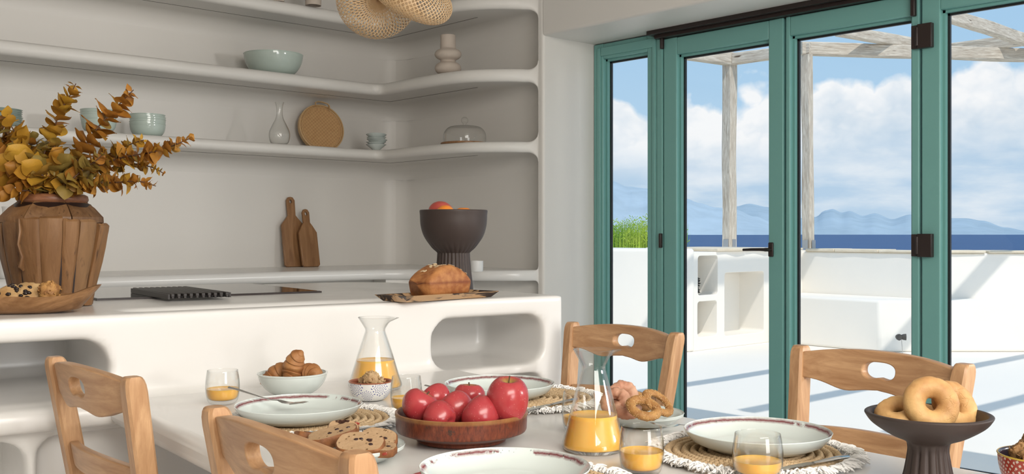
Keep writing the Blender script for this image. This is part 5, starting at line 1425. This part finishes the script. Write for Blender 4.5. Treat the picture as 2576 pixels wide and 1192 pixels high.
# loaf tray
lt = Vector((1.885, 2.400, ZI+.001)); lrz = math.atan2(.28*.7408-.267*(-.6717)*0+0, 1)*0
FLt, FRt, BLt = at(1016, 747, ZI+.018), at(1262, 732, ZI+.018), at(952, 740, ZI+.018)
ex = (FRt-FLt); ex.z = 0; lrz = math.atan2(ex.y, ex.x); trl = .375; trw = .135
cen = (FLt+FRt)/2+Vector((-math.sin(lrz), math.cos(lrz), 0))*trw/2
M_burnt = NB('burnt_edge_wood'); c_ = M_burnt.coord(); M_burnt.set(M_burnt.mix(M_burnt.ramp(M_burnt.noise(M_burnt.coord((1, 3, 3)), 9, 4, .6, 1.0), [(.48, 0.), (.55, 1.)]), (.50, .31, .16), (.035, .018, .012)), .4, .4); M_burnt = M_burnt.m
def tray(L, W, h, t_=.012):
    a, b = L/2, W/2; k = .018
    V = [(-a+k, -b+k, 0), (a-k, -b+k, 0), (a-k, b-k, 0), (-a+k, b-k, 0), (-a, -b, h), (a, -b, h), (a, b, h), (-a, b, h), (-a+t_, -b+t_, h), (a-t_, -b+t_, h), (a-t_, b-t_, h), (-a+t_, b-t_, h), (-a+k+t_, -b+k+t_, .008), (a-k-t_, -b+k+t_, .008), (a-k-t_, b-k-t_, .008), (-a+k+t_, b-k-t_, .008)]
    F = [(0, 3, 2, 1)]
    for s in (0, 4, 8):
        for i in range(4): F.append((s+i, s+(i+1) % 4, s+4+(i+1) % 4, s+4+i))
    F.append((12, 13, 14, 15)); return V, F
o = mk('wooden_tray', tray(trl, trw, .018), M_burnt, loc=(cen.x, cen.y, ZI+.001), rot=(0, 0, lrz), fix=True, smooth=False); bev(o, .0015, 2); tag(o, 'long shallow wooden tray with burnt black edges under the loaf cake', 'tray')
def loaf():
    rows = []; L, W, h = .176, .088, .082; nu, nv = 40, 24
    for i in range(nu+1):
        u = -1+2*i/nu; e = (1-abs(u)**16)**.5 if abs(u) < 1 else 0; row = []
        dome = .044*(1-abs(u)**2.0)
        for k in range(nv):
            a = 2*PI*k/nv; c, s = math.cos(a), math.sin(a)
            flare = 1+.10*max(0, min(1, (s+.55)/.8))
            y = W/2*math.copysign(abs(c)**.34, c)*flare*(e**.35 if e > 0 else 0)
            if s < 0: z = .036*(1-abs(s)**.35*1.0)
            else: z = .036+(.012+dome)*s**.8*(e**.3 if e > 0 else 0)
            z += .003*noise.fractal(Vector((u*5, c*3, s*3)), .8, 2, 4)*(1 if s > 0 else .3)
            if s > .6: z -= .006*math.exp(-((y-.004*math.sin(u*5))/.007)**2)*(abs(u) < .72)
            row.append((u*L/2*(.93+.07*min(1, z/.036)), y, max(0, z)))
        rows.append(row)
    V, F = grid(rows, closed_v=True); return V, F+[tuple(range(nv)), tuple(range(nu*nv, nu*nv+nv))]
M_loaf = NB('cake_crust'); c_ = M_loaf.coord(); xyz = M_loaf.sep(M_loaf.tc.outputs['Object']); nn = M_loaf.noise(c_, 60, 5, .6); nb = M_loaf.noise(c_, 14, 3)
col_ = M_loaf.ramp(M_loaf.math('ADD', M_loaf.math('MULTIPLY', nn, .5), M_loaf.math('MULTIPLY', nb, .5)), [(.38, (.48, .21, .07)), (.6, (.30, .10, .03))])
edge_ = M_loaf.ramp(M_loaf.math('ABSOLUTE', M_loaf.math('SUBTRACT', xyz[2], .040)), [(.001, 1.), (.006, 0.)]); col_ = M_loaf.mix(M_loaf.math('MULTIPLY', edge_, .7), col_, (.16, .035, .012))
M_loaf.set(col_, .5, .35); M_loaf.bump(nn, .7, .003); M_loaf = M_loaf.m
lc = Vector((cen.x, cen.y, ZI+.0098))+Vector((math.cos(lrz), math.sin(lrz), 0))*.005
lf = thing('loaf_cake', 'golden loaf cake sprinkled with flaked almonds on the burnt wood tray', 'cake', lc, lrz)
lo = mk('cake', loaf(), M_loaf, lf, fix=True, angle=None)
M_alm = plain('almond_flake', (.76, .58, .36), .5)
random.seed(4); dgm = lo.data
import mathutils.bvhtree as bvt
bvh = bvt.BVHTree.FromPolygons([v.co[:] for v in dgm.vertices], [p.vertices[:] for p in dgm.polygons]); ame = None
for k in range(34):
    x, y = random.gauss(.002, .030), random.gauss(-.014, .018)
    hit = bvh.ray_cast(Vector((x, y, .3)), Vector((0, 0, -1)))
    if hit[0] is None: continue
    if ame is None:
        o = mk('almond_flake', xf(lathe([(0, 0), (.0056, .0002), (.006, .0008), (.0052, .0012), (0, .0013)], 12), TR(s=(1.15, .72, 1))), M_alm, lf); ame = o.data
    else: o = bpy.data.objects.new('almond_flake', ame); C.objects.link(o); o.parent = lf
    o.location = hit[0]+hit[1]*.0006; q = hit[1].to_track_quat('Z', 'Y').to_euler(); q2 = (hit[1].to_track_quat('Z', 'Y') @ Euler((random.uniform(-.25, .25), random.uniform(-.25, .25), random.uniform(0, 6))).to_quaternion()).to_euler(); o.rotation_euler = q2
# ---------------- dried eucalyptus branches ----------------
def leafmat(name, stops):
    m = NB(name); r = m.rand(); base = m.ramp(r, stops)
    n = m.noise(m.coord(rnd=7), 35, 4); col = m.mix(m.math('MULTIPLY', n, .55), base, (.16, .065, .012))
    m.set(col, .5, .35); m.b.inputs['Transmission Weight'].default_value = 0
    tr = m.N.new('ShaderNodeBsdfTranslucent'); m.L.new(col, tr.inputs[0]); mx = m.N.new('ShaderNodeMixShader'); mx.inputs[0].default_value = .22
    m.L.new(m.b.outputs[0], mx.inputs[1]); m.L.new(tr.outputs[0], mx.inputs[2]); m.L.new(mx.outputs[0], m.out.inputs[0]); return m.m
M_leafg = leafmat('golden_leaf', [(0.000, (0.572, 0.290, 0.027)), (0.400, (0.702, 0.414, 0.050)), (0.700, (0.494, 0.228, 0.027)), (1.000, (0.650, 0.359, 0.044))])
M_leafo = leafmat('olive_leaf', [(0.000, (0.390, 0.248, 0.044)), (0.400, (0.286, 0.235, 0.062)), (0.700, (0.468, 0.235, 0.031)), (1.000, (0.247, 0.193, 0.050))])
M_leafr = leafmat('russet_leaf', [(0.000, (0.520, 0.221, 0.035)), (0.500, (0.416, 0.172, 0.027)), (1.000, (0.598, 0.290, 0.044))])
M_twig = plain('brown_twig', (.10, .045, .022), .7)
def leaf_mesh(name, fold, curl, wid):
    rows = []; n = 8
    for i in range(n+1):
        u = i/n; w = wid*(math.sin(PI*min(1, u*1.02)**.72)**.8)*(1-.15*u) if 0 < u < 1 else .0
        if i == n: w = 0
        x = u; z = curl*(u*u)-.0
        row = []
        for s in (-1, -.5, 0, .5, 1):
            row.append((x-.06*abs(s)*(1 if i < 2 else 0), s*w, z+fold*abs(s)**1.2*w+.03*math.sin(u*7+s*2)))
        rows.append(row)
    V, F = grid(rows); me = bpy.data.meshes.new(name); me.from_pydata(V, [], F); me.polygons.foreach_set('use_smooth', [True]*len(F)); me.update(); return me
LM = {}
for mi, mat in enumerate((M_leafg, M_leafo, M_leafr)):
    for v, (fo, cu, wd) in enumerate(((.25, .15, .60), (-.3, -.25, .56), (.5, .3, .62), (.15, -.4, .50))):
        me = leaf_mesh('leaf', fo, cu, wd); me.materials.append(mat); LM[(mi, v)] = me
VP = Vector((vp.x, vp.y, 0)); mouth = Vector((vp.x, vp.y, ZI+.25))
def branch(pxs, dep, size, mi, seed, label, dens=.017, foot=None):
    random.seed(seed)
    pts = [Vector((mouth.x+FW[0]*dep[0]*.2, mouth.y+FW[1]*dep[0]*.2, ZI+.16)), mouth+Vector((random.uniform(-.02, .02), random.uniform(-.02, .02), .035))]
    for k, (px, py) in enumerate(pxs): pts.append(atD(px, py, 2.70+dep[k]))
    P = catmull(pts, 8)
    t = thing('eucalyptus_branch', label, 'branch', tuple(pts[0]), 0, 'dried eucalyptus branches in the wooden vase')
    L = [p-pts[0] for p in P]; n = len(L)
    mk('stem', tube(L, [.0026*(1-.75*i/n)+.0005 for i in range(n)], 6), M_twig, t)
    # walk and attach opposite leaf pairs, each pair turned 90 degrees
    acc = 0; nxt = .0; s_tot = sum((L[i+1]-L[i]).length for i in range(n-1)); s = 0; turn = random.random()*PI
    start = sum((L[i+1]-L[i]).length for i in range(9))
    for i in range(n-1):
        seg = (L[i+1]-L[i]); ln = seg.length
        while nxt <= s+ln:
            if nxt > start:
                q = (nxt-s)/ln; p = L[i]+seg*q; d = seg.normalized(); fr = nxt/s_tot
                up = Vector((0, 0, 1)) if abs(d.z) < .9 else Vector((1, 0, 0)); a = d.cross(up).normalized(); b = d.cross(a)
                sz = size*1.28*(1.0 if fr < .8 else 1-.55*(fr-.8)/.2)*random.uniform(.75, 1.15)
                for sg in (0, PI):
                    th = turn+sg+random.uniform(-.35, .35); rad = (a*math.cos(th)+b*math.sin(th))
                    e = (rad*random.uniform(.7, 1.1)+d*random.uniform(.25, .8)+Vector((0, 0, random.uniform(-.25, .15)))).normalized()
                    nrm = (d*random.uniform(.5, 1.2)-rad*.5+Vector((random.uniform(-.5, .5), random.uniform(-.5, .5), random.uniform(-.3, .5)))); nrm = (nrm-e*nrm.dot(e)).normalized(); y = nrm.cross(e)
                    mm = mi if random.random() < .72 else random.choice((0, 1, 2)); 
                    if fr < .5 and random.random() < .40: mm = 1
                    o = bpy.data.objects.new('leaf', LM[(mm, random.randrange(4))]); C.objects.link(o); o.parent = t
                    o.location = p+e*.003; o.rotation_euler = Matrix((e, y, nrm)).transposed().to_euler(); o.scale = (sz, sz*random.uniform(.8, 1.1), sz)
                turn += PI/2+random.uniform(-.2, .2)
            nxt += dens*.80*random.uniform(.8, 1.25)
        s += ln
B = branch
B([(140, 420), (133, 345), (150, 285), (176, 240), (191, 210)], [0, .0, 0, 0, 0], .034, 0, 1, 'tallest golden eucalyptus branch rising left of the bowl stacks', .016)
B([(180, 430), (218, 360), (255, 310), (300, 262), (336, 226)], [-.05, -.05, -.04, -.03, -.03], .037, 2, 2, 'tall russet eucalyptus branch crossing in front of the bowl stacks', .016)
B([(220, 430), (300, 398), (370, 385), (430, 368), (480, 347)], [-.02]*5, .028, 2, 3, 'long russet branch reaching furthest right', .013)
B([(210, 440), (270, 425), (330, 412), (380, 420), (412, 436)], [.04]*5, .021, 0, 4, 'thin drooping branch with small leaves under the long right one', .012)
B([(190, 470), (245, 462), (300, 458), (350, 456), (392, 468)], [-.06]*5, .027, 2, 5, 'low russet branch reaching right over the cooktop', .013)
B([(240, 410), (290, 380), (330, 362), (362, 352)], [.05]*4, .026, 0, 6, 'short branch ending above the long right branch', .013)
B([(95, 430), (60, 370), (30, 320), (12, 282)], [-.04]*4, .040, 0, 7, 'broad leaved golden branch at the left edge', .016)
B([(80, 440), (30, 410), (-20, 370), (-60, 330)], [0]*4, .038, 0, 8, 'golden branch leaving the frame at the left, upper', .016)
B([(80, 460), (25, 450), (-30, 440), (-80, 430)], [-.03]*4, .034, 0, 9, 'golden branch leaving the frame at the left, lower', .015)
B([(70, 480), (30, 482), (0, 488), (-30, 492)], [-.08]*4, .026, 2, 10, 'low drooping branch at the left of the vase mouth', .013)
B([(130, 450), (110, 400), (92, 360), (78, 336)], [.06]*4, .030, 1, 11, 'olive tinted branch behind the broad leaved one', .014)
B([(150, 440), (160, 410), (140, 380), (135, 355)], [-.07]*4, .036, 1, 12, 'olive green branch in the middle, above the vase mouth', .014)
B([(170, 460), (205, 430), (240, 405), (262, 385)], [-.09]*4, .030, 1, 13, 'olive green branch leaning right from the vase mouth', .014)
B([(110, 445), (70, 420), (45, 385), (28, 350)], [-.09]*4, .038, 0, 14, 'front golden branch leaning left over the vase mouth', .016)
B([(165, 455), (200, 448), (235, 452), (262, 462)], [-.07]*4, .024, 1, 15, 'short olive branch drooping right over the neck ring', .013)
B([(105, 450), (85, 435), (70, 425), (55, 415)], [-.08]*4, .030, 1, 16, 'short olive branch in front, left of the vase middle', .014)
B([(140, 470), (178, 440), (190, 405), (196, 372)], [-.03]*4, .032, 0, 17, 'golden branch in the middle between the two tall ones', .014)
B([(90, 440), (50, 380), (10, 330), (-25, 285)], [.05]*4, .042, 0, 18, 'golden branch behind the broad leaved one at the left edge', .015)
B([(85, 450), (45, 420), (8, 395), (-20, 380)], [-.07]*4, .040, 2, 19, 'russet branch at the left edge, middle height', .015)
B([(120, 440), (100, 415), (110, 390), (118, 368)], [-.08]*4, .036, 1, 20, 'olive branch in front above the vase neck', .014)

# ---------------- woven pendant lamp ----------------
M_bamb = NB('bamboo_strip'); n_ = M_bamb.noise(M_bamb.coord((1, 1, 1)), 30, 3); M_bamb.set(M_bamb.mix(n_, (.50, .31, .15), (.74, .54, .32)), .45, .4); M_bamb = M_bamb.m
LD = 3.62; LC = atD(985, -30, LD)
lamp = thing('pendant_lamp', 'woven bamboo pendant lamp of twisted rings hanging over the island', 'pendant lamp', LC)
def lobe(center, axes, Rm, rx, ry, ns, twist, wgt=.00135):
    """ring shaped shell woven from two families of strips. axes: 3x3 (ring plane u, v and ring axis w)"""
    U, Vv, Wv = axes; parts = []
    for fam in (-1, 1):
        for k in range(ns):
            pts = []; n = 54
            for i in range(n+1):
                b = 2*PI*i/n; a = 2*PI*k/ns+fam*twist*i/n
                rr = Rm+rx*math.cos(b); z = ry*math.sin(b)+fam*.0006
                pts.append(center+U*(rr*math.cos(a))+Vv*(rr*math.sin(a)*1.0)+Wv*z)
            # flat ribbon
            V = []; F = []
            for i, p in enumerate(pts):
                d = (pts[min(i+1, n)]-pts[max(i-1, 0)]).normalized(); b = 2*PI*i/n; a = 2*PI*k/ns+fam*twist*i/n
                nr = (U*math.cos(a)+Vv*math.sin(a))*math.cos(b)+Wv*math.sin(b); sd = d.cross(nr).normalized()*wgt
                V += [p-sd, p+sd, p+sd+nr*.0007, p-sd+nr*.0007]
            for i in range(n):
                for q in range(4):
                    r_ = (q+1) % 4; F.append((i*4+q, i*4+r_, (i+1)*4+r_, (i+1)*4+q))
            parts.append(([tuple(v) for v in V], F))
    return join(*parts)
rt = Vector((RT[0], RT[1], 0)); fw = Vector((FW[0], FW[1], 0)); up = Vector((0, 0, 1))
def basis(w):
    w = w.normalized(); u = w.cross(Vector((0.1, .2, 1))).normalized(); v = w.cross(u); return u, v, w
# left ring: its hole faces the camera and slightly right / down
c1 = atD(949, -6, LD)-LC; w1 = (-fw*.75-up*.35+rt*.30)
o = mk('woven_ring', lobe(c1, basis(w1), .076, .070, .066, 56, 1.9), M_bamb, lamp, smooth=False); o['kind'] = 'stuff'
# right ring: lies flatter and comes forward
c2 = atD(1032, -16, LD-.09)-LC; w2 = (up*.80-fw*.42+rt*.50)
o = mk('woven_ring', lobe(c2, basis(w2), .093, .064, .052, 58, 2.3), M_bamb, lamp, smooth=False); o['kind'] = 'stuff'
c3 = atD(985, -150, LD)-LC; w3 = (up*.9+fw*.4+rt*-.1)
o = mk('woven_ring', lobe(c3, basis(w3), .12, .085, .07, 60, 2.1), M_bamb, lamp, smooth=False); o['kind'] = 'stuff'
top = ZC-LC.z
mk('cord', tube([(0, 0, .20), (0, 0, top-.02)], .003, 8), M_gask, lamp)
mk('ceiling_cup', lathe([(0, top-.03), (.05, top-.03), (.055, top-.001), (0, top-.001)], 32), M_bamb, lamp)
mk('lamp_holder', lathe([(0, .10), (.02, .10), (.022, .2), (0, .21)], 20), M_gask, lamp)
